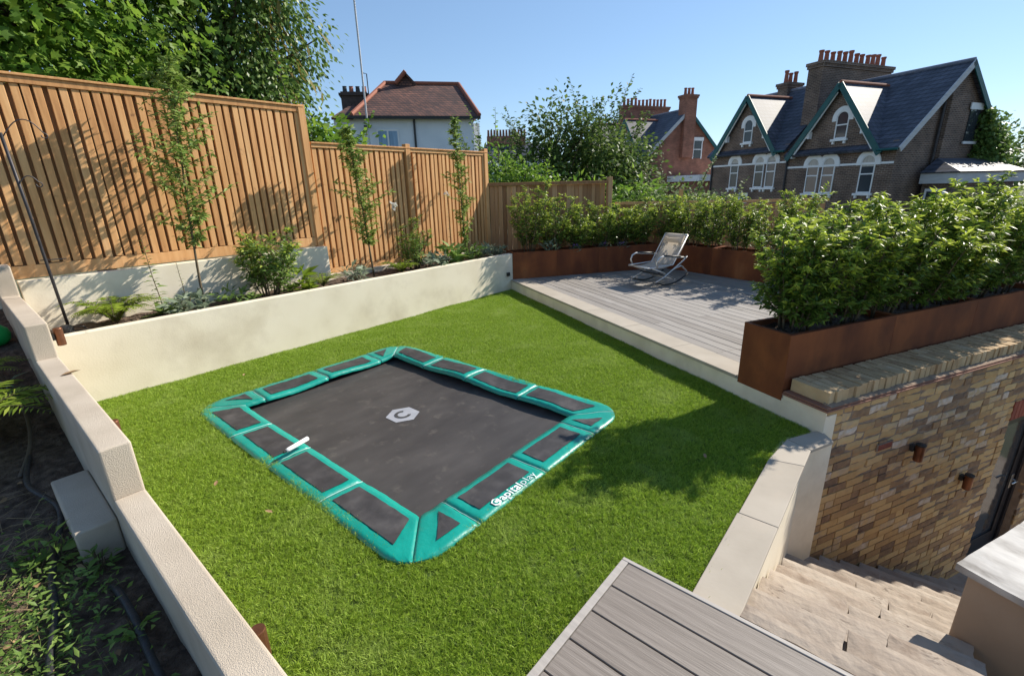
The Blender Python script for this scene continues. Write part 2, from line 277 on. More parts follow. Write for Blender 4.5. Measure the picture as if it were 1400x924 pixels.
m_ridge = mat('terracotta', [(0,(.22,.075,.045)),(1,(.36,.13,.08))], scale=5, rand=.5, rough=.8)
m_teal = mat('teal_bargeboard', [(0,(.0,.06,.06)),(1,(.01,.10,.10))], scale=3, rough=.5)
m_lead = mat('lead_flashing', [(0,(.13,.14,.18)),(1,(.2,.22,.28))], scale=3, rough=.5)
m_wrender = mat('white_house_render', [(0,(.62,.66,.70)),(1,(.72,.75,.78))], scale=1.5, rough=.85)
m_fascia = mat('grey_white_fascia', [(0,(.40,.40,.41)),(1,(.55,.55,.55))], scale=2, stretch=(1,1,5), rough=.7)

# ------------------------------------------------------------------ foliage
T_LEAF = (np.array([(0,0,0),(.42,-.165,.02),(.5,0,-.05),(.42,.165,.02),(1,0,-.22)]), [(0,1,2),(0,2,3),(1,4,2),(2,4,3)])
T_DIA = (np.array([(0,0,0),(.5,-.3,.03),(1,0,-.08),(.5,.3,.03)]), [(0,1,2,3)])
T_STAR = (np.array([(0,0,0),(.1,-.42,.0),(.42,-.22,.02),(.62,-.5,-.06),(.66,-.16,.02),(1,0,-.1),(.66,.16,.02),(.62,.5,-.06),(.42,.22,.02),(.1,.42,.0),(.4,0,.04)]),
          [(10,0,1),(10,1,2),(10,2,3),(10,3,4),(10,4,5),(10,5,6),(10,6,7),(10,7,8),(10,8,9),(10,9,0)])
T_SLIM = (np.array([(0,0,0),(.5,-.09,.01),(1,0,-.1),(.5,.09,.01)]), [(0,1,2,3)])
def unit(a): return a / np.maximum(np.linalg.norm(a,axis=1,keepdims=True),1e-9)
def leaf_mesh(name, P, Dv, S, material, tmpl=T_LEAF, roll=.6):
    n=len(P); P=np.asarray(P,float); Dv=unit(np.asarray(Dv,float)); S=np.asarray(S,float).reshape(n,1)
    upv=np.tile(np.array([[0,0,1.]]),(n,1))+RNG.normal(0,roll,(n,3))
    B=unit(np.cross(upv,Dv)); Nn=np.cross(Dv,B)
    tv,tf=tmpl; k=len(tv)
    V=(P[:,None,:]+S[:,None,:]*(tv[None,:,0:1]*Dv[:,None,:]+tv[None,:,1:2]*B[:,None,:]+tv[None,:,2:3]*Nn[:,None,:])).reshape(-1,3)
    lv=np.concatenate([np.array(f) for f in tf]); ln=np.array([len(f) for f in tf])
    idx=(lv[None,:]+(np.arange(n)*k)[:,None]).ravel(); cnt=np.tile(ln,n); st=np.concatenate([[0],np.cumsum(cnt)[:-1]])
    me=bpy.data.meshes.new(name); me.vertices.add(len(V)); me.vertices.foreach_set('co',V.ravel())
    me.loops.add(len(idx)); me.loops.foreach_set('vertex_index',idx.astype(np.int32))
    me.polygons.add(len(cnt)); me.polygons.foreach_set('loop_start',st.astype(np.int32)); me.polygons.foreach_set('loop_total',cnt.astype(np.int32))
    me.polygons.foreach_set('use_smooth',[True]*len(cnt))
    me.materials.append(material); me.update(calc_edges=True); return me
def rnd(a,b): return random.uniform(a,b)
def stem_path(p, d, L, n=6, wob=.25, grav=0.0):
    p=Vector(p); d=Vector(d).normalized(); out=[p.copy()]
    for i in range(n):
        d=(d+Vector((random.gauss(0,wob),random.gauss(0,wob),random.gauss(0,wob*.5)-grav))/n*1.6).normalized()
        p=p+d*(L/n); out.append(p.copy())
    return out

def shrub(name,label,cat,loc,h,rad,n_stem=7,n_twig=16,leaf=.075,per=15,mats=(L_hedge,L_young),group=None,tmpl=T_LEAF,low=.11,droop=.35,stem_r=.011,young=.62,lean=(0,0)):
    t=thing(name,label,cat,loc,rnd(0,6.28),group)
    sm=MB(); P=[];Dd=[];S=[];Y=[]
    for s in range(n_stem):
        a=6.283*s/n_stem+rnd(-.4,.4); out=rnd(.2,1.0)*rad
        hh=h*rnd(.66,1.08)*(1-.18*(out/rad)**2)
        pts=stem_path((math.cos(a)*rad*.26,math.sin(a)*rad*.2,0),(math.cos(a)*out*.75+lean[0],math.sin(a)*out*.75+lean[1],hh),math.hypot(hh,out*.6),8,.22)
        sm.tube(pts,[stem_r*(1-.75*i/8) for i in range(9)],5)
        for k in range(n_twig):
            f=low+(1-low)*((k+rnd(0,1))/n_twig); q=f*8; i=min(int(q),7); b=pts[i].lerp(pts[i+1],q-i)
            ta=rnd(0,6.283); tl=rad*rnd(.35,.75)*(1.1-.55*f)
            td=Vector((math.cos(ta),math.sin(ta),rnd(.25,1.0)))
            tp=stem_path(b,td,tl,4,.35,-.12)
            sm.tube(tp,[.0035,.003,.0025,.002,.0012],3,False)
            for j in range(per):
                u=(j+rnd(0,1))/per*4; i2=min(int(u),3); lp=tp[i2].lerp(tp[i2+1],u-i2)
                la=rnd(0,6.283); tdir=(tp[i2+1]-tp[i2]).normalized()
                P.append(lp); dv=Vector((math.cos(la),math.sin(la),rnd(-.5,.45)))+tdir*.75; dv.z-=droop*rnd(.3,1.2)
                Dd.append(dv); S.append(leaf*rnd(.65,1.2)); Y.append(u/4>.5 and f>.3 and rnd(0,1)<young*2.2*(f**1.5))
        tip=pts[-1]
        for j in range(9):
            la=j*2.4; P.append(tip-Vector((0,0,rnd(0,.05)))); Dd.append(Vector((math.cos(la),math.sin(la),rnd(.1,1.1)))); S.append(leaf*rnd(.7,1.1)); Y.append(True)
    part('stems',sm,m_stem,t,smooth=True)
    P=np.array([tuple(p) for p in P]);Dd=np.array([tuple(p) for p in Dd]);S=np.array(S);Y=np.array(Y)
    o=link('foliage',leaf_mesh('foliage',P[~Y],Dd[~Y],S[~Y],mats[0],tmpl),t)
    if Y.any(): link('young_foliage',leaf_mesh('young_foliage',P[Y],Dd[Y],S[Y],mats[1],tmpl),t)
    return t

def tree(name,label,loc,trunk,blobs,leaf,material,tmpl=T_DIA,group=None,clump=.3,per=26,trunk_r=.14,droop=.4,extra=None,cat='tree',shell=.55,sprays=0):
    """trunk: list of points (local); blobs: (centre, radii, number of clumps)"""
    t=thing(name,label,cat,loc,0,group); tm=MB(); n=len(trunk)
    tm.tube(trunk,[trunk_r*(1-.7*i/(n-1)) for i in range(n)],9)
    P=[];Dd=[];S=[]; tops=[Vector(p) for p in trunk[1:]]
    for c,r,k in blobs:
        c=np.array(c,float); r=np.array(r,float)
        g=unit(RNG.normal(0,1,(k,3))); rr=(shell+(1-shell)*RNG.random((k,1)))*(.72+.5*RNG.random((k,1)))
        cc=c+g*rr*r
        src=min(tops,key=lambda q:(q-Vector(c)).length)
        for ci in range(0,k,max(1,k//9)):
            e=Vector(cc[ci]); mid=src.lerp(e,.5)+Vector((rnd(-.2,.2),rnd(-.2,.2),rnd(.0,.3)))
            tm.tube([src,mid,e],[trunk_r*.3,trunk_r*.16,.008],5,False)
        m=per
        off=RNG.normal(0,1,(k,m,3))*clump*np.array([1,1,.7]); pp=(cc[:,None,:]+off).reshape(-1,3)
        dd=(off*1.2/clump+ (g*.9)[:,None,:]).reshape(-1,3)+RNG.normal(0,.5,(k*m,3)); dd[:,2]-=droop*2
        P.append(pp);Dd.append(dd);S.append(leaf*(.6+.75*RNG.random(k*m)))
    for i in range(sprays):                            # long young shoots that stand out of the crown
        c,r,k=random.choice(blobs[:max(1,len(blobs)//2+1)]); a=rnd(0,6.283)
        b=Vector(c)+Vector((math.cos(a)*r[0]*.6,math.sin(a)*r[1]*.6,r[2]*.65)); pts=stem_path(b,(math.cos(a)*.45,math.sin(a)*.45,1),rnd(.7,1.5),6,.2)
        tm.tube(pts,[.012,.01,.008,.006,.005,.004,.003],4,False)
        for j in range(34):
            u=j/34*6; q=int(u); lp=pts[q].lerp(pts[min(q+1,6)],u-q); la=rnd(0,6.283)
            P.append(np.array([tuple(lp)])); Dd.append(np.array([(math.cos(la),math.sin(la),rnd(-.1,.7))])); S.append(np.array([leaf*rnd(.6,1.0)]))
    part('trunk',tm,m_bark,t,smooth=True)
    link('crown',leaf_mesh('crown',np.concatenate(P),np.concatenate(Dd),np.concatenate(S),material,tmpl),t)
    return t

def fern(label,loc,n=14,L=.4,group=None,width=.16,mt=L_fern,rise=1.35):
    t=thing('fern',label,'fern',loc,rnd(0,6),group); L*=1.25; n=int(n*1.4); P=[];Dd=[];S=[]; sm=MB()
    for i in range(n):
        a=6.283*i/n+rnd(-.3,.3); l=L*rnd(.7,1.15); pts=[]
        for j in range(9):
            u=j/8; pts.append(Vector((math.cos(a)*l*u*(.55+.35*u),math.sin(a)*l*u*(.55+.35*u),l*rise*(u-.72*u*u)+.01)))
        sm.tube(pts,[.004*(1-.7*j/8) for j in range(9)],4,False)
        for j in range(26):
            u=(j+1.5)/27*8; q=min(int(u),7); p=pts[q].lerp(pts[q+1],u-q); tg=(pts[q+1]-pts[q]).normalized(); sd=tg.cross(Vector((0,0,1))).normalized()
            wl=width*L/.4*math.sin(math.pi*min(1,(j+3)/29))**.8*.55
            for s in(-1,1): P.append(p);Dd.append(sd*s+tg*.45+Vector((0,0,rnd(-.15,.1))));S.append(wl*rnd(.85,1.1))
    part('stalks',sm,m_stem,t); link('fronds',leaf_mesh('fronds',[tuple(p) for p in P],[tuple(p) for p in Dd],S,mt,T_SLIM,.15),t); return t

def tuft(name,label,cat,loc,n,L,spread,mt,tmpl=T_LEAF,group=None,flower=None,up_=.7):
    """a clump of leaves from the base, some with flowers on top"""
    t=thing(name,label,cat,loc,rnd(0,6),group); n=int(n*1.7); L*=1.25; spread*=1.15
    a=RNG.random(n)*6.283; r=np.sqrt(RNG.random(n))*spread; P=np.stack([np.cos(a)*r,np.sin(a)*r,RNG.random(n)*L*.8],1)
    b=RNG.random(n)*6.283; Dv=np.stack([np.cos(b),np.sin(b),up_*(RNG.random(n)*1.4)],1)+np.stack([np.cos(a),np.sin(a),a*0],1)*.5
    link('leaves',leaf_mesh('leaves',P,Dv,L*.5*(.5+RNG.random(n)),mt,tmpl),t)
    sm=MB()
    for i in range(7): sm.tube(stem_path((rnd(-.3,.3)*spread,rnd(-.3,.3)*spread,-.01),(rnd(-1,1)*spread/L,rnd(-1,1)*spread/L,1),L*rnd(.6,.9),4,.25),.003,4,False)
    part('stems',sm,m_stem,t)
    if flower:
        k=flower[1]; a=RNG.random(k)*6.283; r=np.sqrt(RNG.random(k))*spread*.7; P=np.stack([np.cos(a)*r,np.sin(a)*r,L*(.7+.35*RNG.random(k))],1)
        link('flowers',leaf_mesh('flowers',P,RNG.normal(0,1,(k,3)),np.full(k,flower[2]),flower[0],T_DIA),t)
    return t

def stalk(name,label,cat,loc,h,n,leaf,mt,lean=(0,0),stem=.006,flower=None,group=None,basal=14):
    t=thing(name,label,cat,loc,rnd(0,6),group); pts=stem_path((0,0,0),(lean[0],lean[1],1),h,8,.1)
    part('stem',MB().tube(pts,[stem*(1-.6*i/8) for i in range(9)],6),m_stem,t,smooth=True); P=[];Dd=[];S=[]
    for i in range(n):
        u=(i+.5)/n; q=min(int(u*8),7); p=pts[q].lerp(pts[q+1],u*8-q); a=i*2.4
        P.append(tuple(p)); Dd.append((math.cos(a),math.sin(a),.35-.3*(1-u))); S.append(leaf*(1.1-.75*u)*rnd(.8,1.1))
    for i in range(basal):
        a=i*2.4; P.append((0,0,.02)); Dd.append((math.cos(a),math.sin(a),rnd(.15,.9))); S.append(leaf*rnd(1.2,1.7))
    link('leaves',leaf_mesh('leaves',P,Dd,S,mt,T_LEAF,.3),t)
    if flower:
        k=flower[1]; link('flowers',leaf_mesh('flowers',np.array([tuple(pts[-1])]*k)+RNG.normal(0,.02,(k,3)),RNG.normal(0,1,(k,3)),np.full(k,flower[2]),flower[0],T_DIA),t)
    return t

# ================================================================== THE SETTING
GZ=-2.55
struct('ground', MB().grid(lambda u,v:(-160+480*u,-160+480*v, GZ if math.hypot(-160+480*u,-160+480*v)<60 else GZ+.0), 24,24), mat('far_ground',[(0,(.06,.075,.03)),(1,(.12,.12,.07))],scale=.4,rough=1))
# earth under the garden, so that nothing floats above the street level
hill=MB(); hill.prism([(-6,-1.0),(1.85,-1.0),(1.85,.4),(3.9,.4),D(3.6,2.3),D(8.6,2.3),D(8.6,8.8),(9.5,7.2),(-6,7.2)],GZ,-.08)
struct('earth', hill, m_soil)

# ---- lawn
TX,TY,HX,HY,PW=2.32,3.31,1.2,1.625,.345               # trampoline centre, half sizes, pad width
def in_poly(x,y,poly):
    c=False; n=len(poly)
    for i in range(n):
        x1,y1=poly[i]; x2,y2=poly[(i+1)%n]
        if (y1>y)!=(y2>y) and x<(x2-x1)*(y-y1)/(y2-y1)+x1: c=not c
    return c
LAWN=[(.30,.80),(1.90,.80),(1.90,.46),(3.75,.46),D(3.52,2.22),D(3.52,8.52),(6.98,5.97),(.30,5.97)]
def under_pads(x,y):
    qx=abs(x-TX)-(HX-.27); qy=abs(y-TY)-(HY-.27)
    return (.27-math.hypot(qx,qy) if qx>0 and qy>0 else .27-max(qx,qy))>.055
def lz(x,y): return .012*fbm(x*.9,y*.9,3.1,3)
lm=MB(); c=.06; vid={}
def lv(i,j):
    if (i,j) not in vid: vid[(i,j)]=len(lm.v); lm.v.append((i*c,j*c,lz(i*c,j*c)))
    return vid[(i,j)]
for i in range(4,120):
    for j in range(6,102):
        x,y=(i+.5)*c,(j+.5)*c
        if in_poly(x,y,LAWN) and not under_pads(x,y): lm.f.append((lv(i,j),lv(i+1,j),lv(i+1,j+1),lv(i,j+1)))
lawn=struct('lawn', lm, m_turfbase)
def tuft_src(name,n,h,seed):
    rg=np.random.default_rng(seed); a=rg.random(n)*6.283; r=np.sqrt(rg.random(n))*.020
    P=np.stack([np.cos(a)*r,np.sin(a)*r,np.zeros(n)],1); b=rg.random(n)*6.283; ln=.45+1.15*rg.random(n)
    Dv=np.stack([np.cos(b)*ln,np.sin(b)*ln,np.ones(n)],1)
    T=(np.array([(0,-.036,0),(0,.036,0),(.55,.034,.02),(.55,-.034,.02),(1,0,-.14)]),[(0,1,2,3),(3,2,4)])
    return bpy.data.objects.new(name,leaf_mesh(name,P,Dv,h*(.6+.6*rg.random(n)),m_grass,T,.9))
srcs=[tuft_src('turf_tuft',24,.025,s) for s in (1,2,3)]
gm=lawn.data.copy(); gm.materials.clear(); gm.materials.append(m_grass)
grass=tag(link('artificial_grass',gm),kind='stuff'); grass['label']='short bright green artificial grass of the lawn'
ng=bpy.data.node_groups.new('turf','GeometryNodeTree'); ng.interface.new_socket('Geometry',in_out='INPUT',socket_type='NodeSocketGeometry'); ng.interface.new_socket('Geometry',in_out='OUTPUT',socket_type='NodeSocketGeometry')
gi=ng.nodes.new('NodeGroupInput'); go=ng.nodes.new('NodeGroupOutput'); jn=ng.nodes.new('GeometryNodeJoinGeometry')
for k,s in enumerate(srcs):
    dp=ng.nodes.new('GeometryNodeDistributePointsOnFaces'); dp.inputs['Density'].default_value=1300; dp.inputs['Seed'].default_value=k
    oi=ng.nodes.new('GeometryNodeObjectInfo'); oi.inputs['Object'].default_value=s; oi.inputs['As Instance'].default_value=True
    ip=ng.nodes.new('GeometryNodeInstanceOnPoints'); rv=ng.nodes.new('FunctionNodeRandomValue'); rv.data_type='FLOAT_VECTOR'
    rv.inputs[0].default_value=(-.3,-.3,0); rv.inputs[1].default_value=(.3,.3,6.283)
    rc=ng.nodes.new('FunctionNodeRandomValue'); rc.data_type='FLOAT'; rc.inputs[2].default_value=.55; rc.inputs[3].default_value=1.4
    ng.links.new(gi.outputs[0],dp.inputs['Mesh']); ng.links.new(dp.outputs['Points'],ip.inputs['Points']); ng.links.new(oi.outputs['Geometry'],ip.inputs['Instance'])
    ng.links.new(rv.outputs[0],ip.inputs['Rotation']); ng.links.new(rc.outputs[1],ip.inputs['Scale']); ng.links.new(ip.outputs[0],jn.inputs[0])
ng.links.new(jn.outputs[0],go.inputs[0]); md=grass.modifiers.new('turf','NODES'); md.node_group=ng

# ---- left bed beyond the cream wall
def soil(name,x0,x1,y0,y1,zf,amp=.03,step=.05):
    nx=int((x1-x0)/step); ny=int((y1-y0)/step)
    return struct(name,MB().grid(lambda u,v:(x0+(x1-x0)*u,y0+(y1-y0)*v,zf(x0+(x1-x0)*u,y0+(y1-y0)*v)+amp*fbm((x0+(x1-x0)*u)*7,(y0+(y1-y0)*v)*7,1.3,5)),nx,ny),m_soil,smooth=True)
soil('raised_bed_soil',.36,7.5,6.0,6.95,lambda x,y:.645)
def bedz(x,y): return .19+.012*(y-1.7)+max(0,(y-3.2))*.075+max(0,y-4.5)*.15
soil('border_soil',-2.2,.30,1.0,6.95,bedz,.035,.045)

t=thing('retaining_wall','long low cream rendered wall behind the lawn, holding the planted bed','wall',(3.7,5.97,0))
part('wall',MB().box(-3.345,3.345,-.056,.05,-.08,.71),m_render,t,bevel=.008,seg=2)
t=thing('upper_wall','short cream rendered wall behind the bed, below the tall slatted fence','wall',(2.0,6.76,.5))
part('wall',MB().box(-1.62,1.68,-.06,.06,0,.66),m_render,t,bevel=.008,seg=2); part('wall',MB().box(-4.5,-1.63,.095,.2,-.8,.655),m_render,t)
tag(part('footing_kerb',MB().box(3.70,7.42,6.80,6.868,.5,.722),m_stucco,bevel=.006),'low concrete kerb at the foot of the lower slatted fence','kerb')

# ---- stepped stucco wall on the left
t=thing('stepped_wall','rough stucco wall stepping up along the dark border on the left','wall',(.29,4,0))
for y0,y1,z1 in((1.02,2.80,.5),(2.80,4.88,.775),(4.88,6.84,1.045)):
    part('wall_section',MB().box(-.066,.066,y0-4,y1-4+.001,-.3,z1),m_stucco,t,bevel=.012,seg=3)
part('wall_section',MB().box(-.07,.07,6.60-4,6.85-4,-.3,1.33),m_stucco,t,bevel=.012,seg=3)
tag(part('wall_stub',MB().box(.055,.222,2.84,3.55,.0,.385),m_stucco,bevel=.012,seg=3),'small stucco block standing in the border against the stepped wall','wall stub')

# ---- fences
def slat_fence(label,loc,x0,x1,z0,z1,zc,pitch,wd,posts,mt,gravel):
    t=thing('slatted_fence',label,'fence',loc)
    part('gravel_board',MB().box(x0,x1,-.004,.035,gravel,z0-.004),mt,t,bevel=.003)
    part('backing',MB().box(x0,x1,.055,.067,gravel+.02,z1),m_wood2,t)
    n=int((x1-x0)/pitch); ms=[MB().box(-wd/2,wd/2,-.016,.016,z0+e,z1-.003).mesh('slat',mt,.003) for e in(-.006,.0,.005)]
    for i in range(n):
        x=x0+pitch*(i+.5)
        if any(abs(x-p)<.06 for p,_ in posts): continue
        link('slat',ms[i%3],t,(x+rnd(-.003,.003),.012+rnd(-.003,.003),0),(0,rnd(-.003,.003),rnd(-.02,.02)))
    part('top_rail',MB().box(x0,x1,-.018,.05,z1,zc-.026),mt,t,bevel=.003)
    part('capping',MB().box(x0,x1,-.035,.075,zc-.024,zc),mt,t,bevel=.004)
    for p,zp in posts: part('post',MB().box(p-.048,p+.048,-.03,.07,gravel-.1,zp),mt,t,bevel=.004)
slat_fence('tall orange slatted timber fence at upper left, under the leafy trees',(1.2,6.885,0),-2.6,2.50,1.295,3.0,3.09,.09,.063,[(2.47,3.1)],m_wood,1.163)
slat_fence('lower slatted timber fence in two bays right of the tall fence',(5.6,6.885,0),-1.86,1.86,.80,2.55,2.625,.0965,.066,[(-.13,2.675),(1.82,2.68)],m_wood,.66)
FD=R(-34.1)
t=thing('board_fence','brown close boarded fence behind the first rusty troughs','fence',(7.53,6.83,0),FD)
x=-.24
while x<2.58:
    wd=rnd(.085,.125); part('board',MB().box(x,x+wd-.007,rnd(.0,.014),.03,.35,1.965),m_wood2,t,bevel=.002,rot=(rnd(-.004,.004),0,R(1.5))); x+=wd
part('rail',MB().box(-.24,2.62,-.028,.045,1.967,2.03),m_wood2,t,bevel=.003)
part('post',MB().box(2.62,2.72,-.04,.06,.3,2.10),m_wood2,t,bevel=.004)
t=thing('garden_fence','low pale rail fence half hidden behind the hedge, with one taller post','fence',(9.92,5.22,0),R(-62))
x=.0
while x<4.2:
    wd=rnd(.09,.12); part('board',MB().box(x,x+wd-.012,.02,.035,-.1,1.48+rnd(-.01,.01)),m_wood2,t); x+=wd
part('rail',MB().box(-.05,4.25,-.02,.018,1.50,1.56),m_wood,t,bevel=.003)
part('rail',MB().box(-.05,4.25,-.02,.018,.9,.97),m_wood,t,bevel=.003)
part('post',MB().box(1.30,1.38,-.05,.03,-.2,1.80),m_wood,t,bevel=.004)

# ================================================================== RAISED DECK
DX0,DY0=3.47,2.126                                     # deck edge / brick face in deck axes
DZ=.205
t=thing('raised_deck','weathered grey timber deck beyond the lawn, edged with pale stone','deck',(*D(DX0,5.3),0),TH)
part('fascia',MB().box(-.006,.12,DY0-5.3-.012,8.50-5.3,-.1,.172),m_render,t)
part('end_render',MB().box(-.007,.003,DY0-5.3-.011,DY0-5.3+.36,.1725,.214),m_render,t)
y=2.98
k=0
while y<8.44:
    y2=min(y+.90,8.5); part('coping_stone',MB().box(-.014,.285,y-5.3+.002,y2-5.3-.002,.173,DZ+rnd(-.001,.001)),m_coping,t,bevel=.004,seg=2); y=y2
part('coping_stone',MB().box(-.002,.285,DY0-5.3+.34,2.978-5.3,.172,DZ-.002),m_coping,t,bevel=.003)
part('joist_bed',MB().box(.13,4.6,DY0-5.3+.4,8.55-5.3,-.1,.155),m_black,t)
x=.29; bw=.143
bmesh_cache={}
def dboard(L):
    if L not in bmesh_cache: bmesh_cache[L]=MB().box(-bw/2,bw/2,-L/2,L/2,-.024,0).mesh('board',m_deck,.003)
    return bmesh_cache[L]
while x<4.5:
    yy=2.62-5.3; i=0; end=8.56-.115*x-5.3
    cuts=[rnd(.6,2.4)]
    while yy<end:
        L=[1.2,1.8,2.4,3.0][random.randrange(4)] if i else [.9,1.5,2.1][random.randrange(3)]; i+=1
        if yy+L>end-.5: L=round(end-yy,2)
        link('board',dboard(L),t,(x+bw/2,yy+L/2,DZ-.004+rnd(-.0012,.0012))); yy+=L+.004
    x+=bw+.006

def trough(label,loc,rz,L,W,z0,z1,group):
    t=thing('steel_trough',label,'planter',(loc[0],loc[1],z0),rz,group); h=z1-z0; th=.006
    m=MB(); m.box(0,L,0,th,0,h); m.box(0,L,W-th,W,0,h); m.box(0,th,th+.0005,W-th-.0005,0,h); m.box(L-th,L,th+.0005,W-th-.0005,0,h)
    part('shell',m,m_corten,t)
    r=MB(); r.box(-.001,L+.001,-.002,.03,h+.0005,h+.005); r.box(-.001,L+.001,W-.03,W+.002,h+.0005,h+.005); r.box(-.001,.03,.0305,W-.0305,h+.0005,h+.005); r.box(L-.03,L+.001,.0305,W-.0305,h+.0005,h+.005)
    part('rim',r,m_corten,t)
    s=MB().grid(lambda u,v:(th+(L-2*th)*u,th+(W-2*th)*v,h-.06+.03*fbm(u*L*8+loc[0],v*W*8,2.2,4)),int(L/.06),int(W/.06)); part('soil',s,m_soil,t,smooth=True)
# near hedge row on top of the brick wall
GB='rusty steel troughs along the brick wall'
for i,(x0,x1,lb) in enumerate(((3.462,4.825,'nearest rusty steel trough, at the corner of the deck above the lawn'),(4.828,6.145,'second rusty steel trough along the brick wall from the lawn corner'),(6.148,7.47,'third rusty steel trough along the brick wall, at the right edge'),(7.473,8.8,'farthest rusty steel trough along the brick wall'))):
    trough(lb,D(x0,2.50),TH,x1-x0,.46,.148 if i==0 else DZ,.72,GB)
# far rows
P1=(7.04,5.905); d1=R(-34.1)
for i,L in enumerate((.92,.92,1.38)):
    s=sum((.92,.92,1.38)[:i]); trough(('rusty steel trough next to the end of the cream wall','middle rusty steel trough of the row in front of the brown fence','rusty steel trough behind the left arm of the rocking chair')[i],(P1[0]+math.cos(d1)*s,P1[1]+math.sin(d1)*s),d1,L-.004,.45,DZ,.718,'rusty steel troughs at the back of the deck')
d2=R(-106.9); P2=(9.79,3.93)
for i,L in enumerate((1.05,1.05,1.0)):
    s=1.05*i; trough(('rusty steel trough right of the rocking chair','rusty steel trough at the right back of the deck, half hidden by the near hedge','rusty steel trough at the far right of the deck behind the near hedge')[i],(P2[0]+math.cos(d2)*s,P2[1]+math.sin(d2)*s),d2,L-.004,.45,DZ,.718,'rusty steel troughs at the back of the deck')

# ---- hedge shrubs
hn=('nearest the lawn corner','second from the lawn corner','third from the lawn corner','fourth from the lawn corner','fifth from the lawn corner','sixth from the lawn corner','seventh from the lawn corner','eighth from the lawn corner','ninth from the lawn corner')
hx=(3.80,4.36,4.9,5.42,5.98,6.52,7.05,7.62,8.2); hh=(.96,1.06,1.18,1.08,1.14,1.26,1.16,1.2,1.15)
for i in range(9):
    near=i<6
    shrub('laurel_shrub','glossy laurel shrub in the near trough row, '+hn[i],'shrub',(*D(hx[i],2.73+rnd(-.03,.03)),.66),hh[i],.43,11 if near else 9,24 if near else 20,.070,28 if near else 21,group='laurel hedge along the brick wall',droop=.45)
fl=[(7.56,5.90,1.28,'tall laurel shrub in front of the brown fence, next to the cream wall'),(8.0,5.60,1.08,'laurel shrub second from the cream wall in the back row'),(8.42,5.30,.80,'low laurel shrub third from the cream wall in the back row'),(8.85,5.03,.86,'laurel shrub fourth from the cream wall in the back row'),(9.25,4.76,.80,'laurel shrub at the left of the rocking chair back'),(9.66,4.5,.86,'laurel shrub directly behind the rocking chair back'),
    (10.0,4.02,.92,'laurel shrub just right of the rocking chair back'),(9.92,3.5,.98,'laurel shrub second to the right of the rocking chair'),(9.78,3.0,.95,'laurel shrub third to the right of the rocking chair'),(9.62,2.48,.98,'laurel shrub fourth to the right of the rocking chair'),(9.46,1.95,1.0,'laurel shrub fifth to the right of the rocking chair'),(9.3,1.4,1.0,'laurel shrub sixth to the right of the rocking chair')]
for x,y,h,lb in fl: shrub('laurel_shrub',lb,'shrub',(x,y,.66),h*1.08,.44,9,18,.068,20,group='laurel hedge at the back of the deck',droop=.4)
for i,(x,y) in enumerate(((8.2,5.22),(8.75,4.86),(9.05,4.62))): tuft('lavender','small violet flowering plant at the foot of the hedge, '+('leftmost','middle','rightmost')[i]+' of three','flower',(x,y,.66),40,.12,.1,L_grey,T_SLIM,'violet flowers in the back trough',(L_purple,26,.03))
tuft('trailing_plant','pale spiky plant hanging over the rim of the back trough','plant',(7.78,5.55,.68),60,.2,.12,L_grey,T_SLIM)

# ================================================================== BRICK WALL, STAIRS
t=thing('brick_wall','reclaimed yellow stock brick wall right of the stairs, with brick on edge coping','wall',(*D(DX0,DY0),0),TH)
LW=6.2; DR0,DR1,DRT=3.05,3.97,-.55
core=MB(); core.box(.012,DR0,.006,.33,GZ,.214); core.box(DR1,LW,.006,.33,GZ,.214); core.box(DR0,DR1,.006,.33,DRT+.01,.214)
part('mortar_core',core,m_mortar,t)
H_=.063; bl={}
def bmesh_(L,k):
    key=(round(L,3),k)
    if key not in bl:
        mb=rough_box(-L/2,L/2,-H_/2,H_/2,0,.05,.024,.005,.015,seed=k*3.7+L); mb.v=[(x,-z+.012+.0,y) for x,y,z in mb.v]; mb.v=[(x,y+.036,z) for x,y,z in mb.v]
        bl[key]=mb.mesh('brick',m_brick)
    return bl[key]
allb=[]; z=.214-.0375; row=0
while z>GZ+.02:
    x=.004 if row%2==0 else -.108
    while x<LW:
        L=.215 if rnd(0,1)<.72 else .1025
        x1=x+L; a,b=max(x,.004),min(x1,LW)
        if z-.035<DRT:
            if a<DR0<b: b=DR0
            if a<DR1<b: a=DR1
            if DR0-.001<=a and b<=DR1+.001: a=b
        if b-a>.03: allb.append(((a+b)/2,z,b-a))
        x=x1+.01
    z-=.075; row+=1
def key(b):
    p=Vector((*D(DX0+b[0],DY0),b[1])); d=(p-EYE); dd=d.length
    vis=1 if (b[0]<4.6 and b[1]>.1-.62*(b[0]+.3)) else .2
    return -vis*b[2]/dd
allb.sort(key=key); rest=MB()
for i,(x,z,L) in enumerate(allb):
    Lr=min((.215,.1025,.16,.07,.045),key=lambda q:abs(q-L)) if False else (round(L*50)/50 if L not in(.215,.1025) else L)-.003
    if i<300: link('brick',bmesh_(Lr,i%9),t,(x,rnd(-.004,.003),z),(0,rnd(-.008,.008),0))
    else:
        e=rnd(-.003,.004); rest.box(x-L/2,x+L/2,-.016+e+.012,.02,z-.0325,z+.0325)
tag(part('bricks',rest,m_brick,t),kind='stuff')
part('creasing_tile',MB().box(-.035,LW,-.035,.36,.216,.230),m_tile,t,bevel=.003); part('creasing_tile',MB().box(-.025,LW,-.025,.355,.2315,.246),m_tile,t,bevel=.003)
part('mortar_fillet',MB().prism_x([(-.02,.2465),(.05,.2465),(.05,.262)],.03,LW),m_mortar,t)
cm=[]
for k in range(6):
    a=rough_box(-.0325,.0325,-.005,.21,0,.105,.04,.004,.006,seed=k*5.1); cm.append(a.mesh('coping_brick',m_cbrick))
cm2=[]
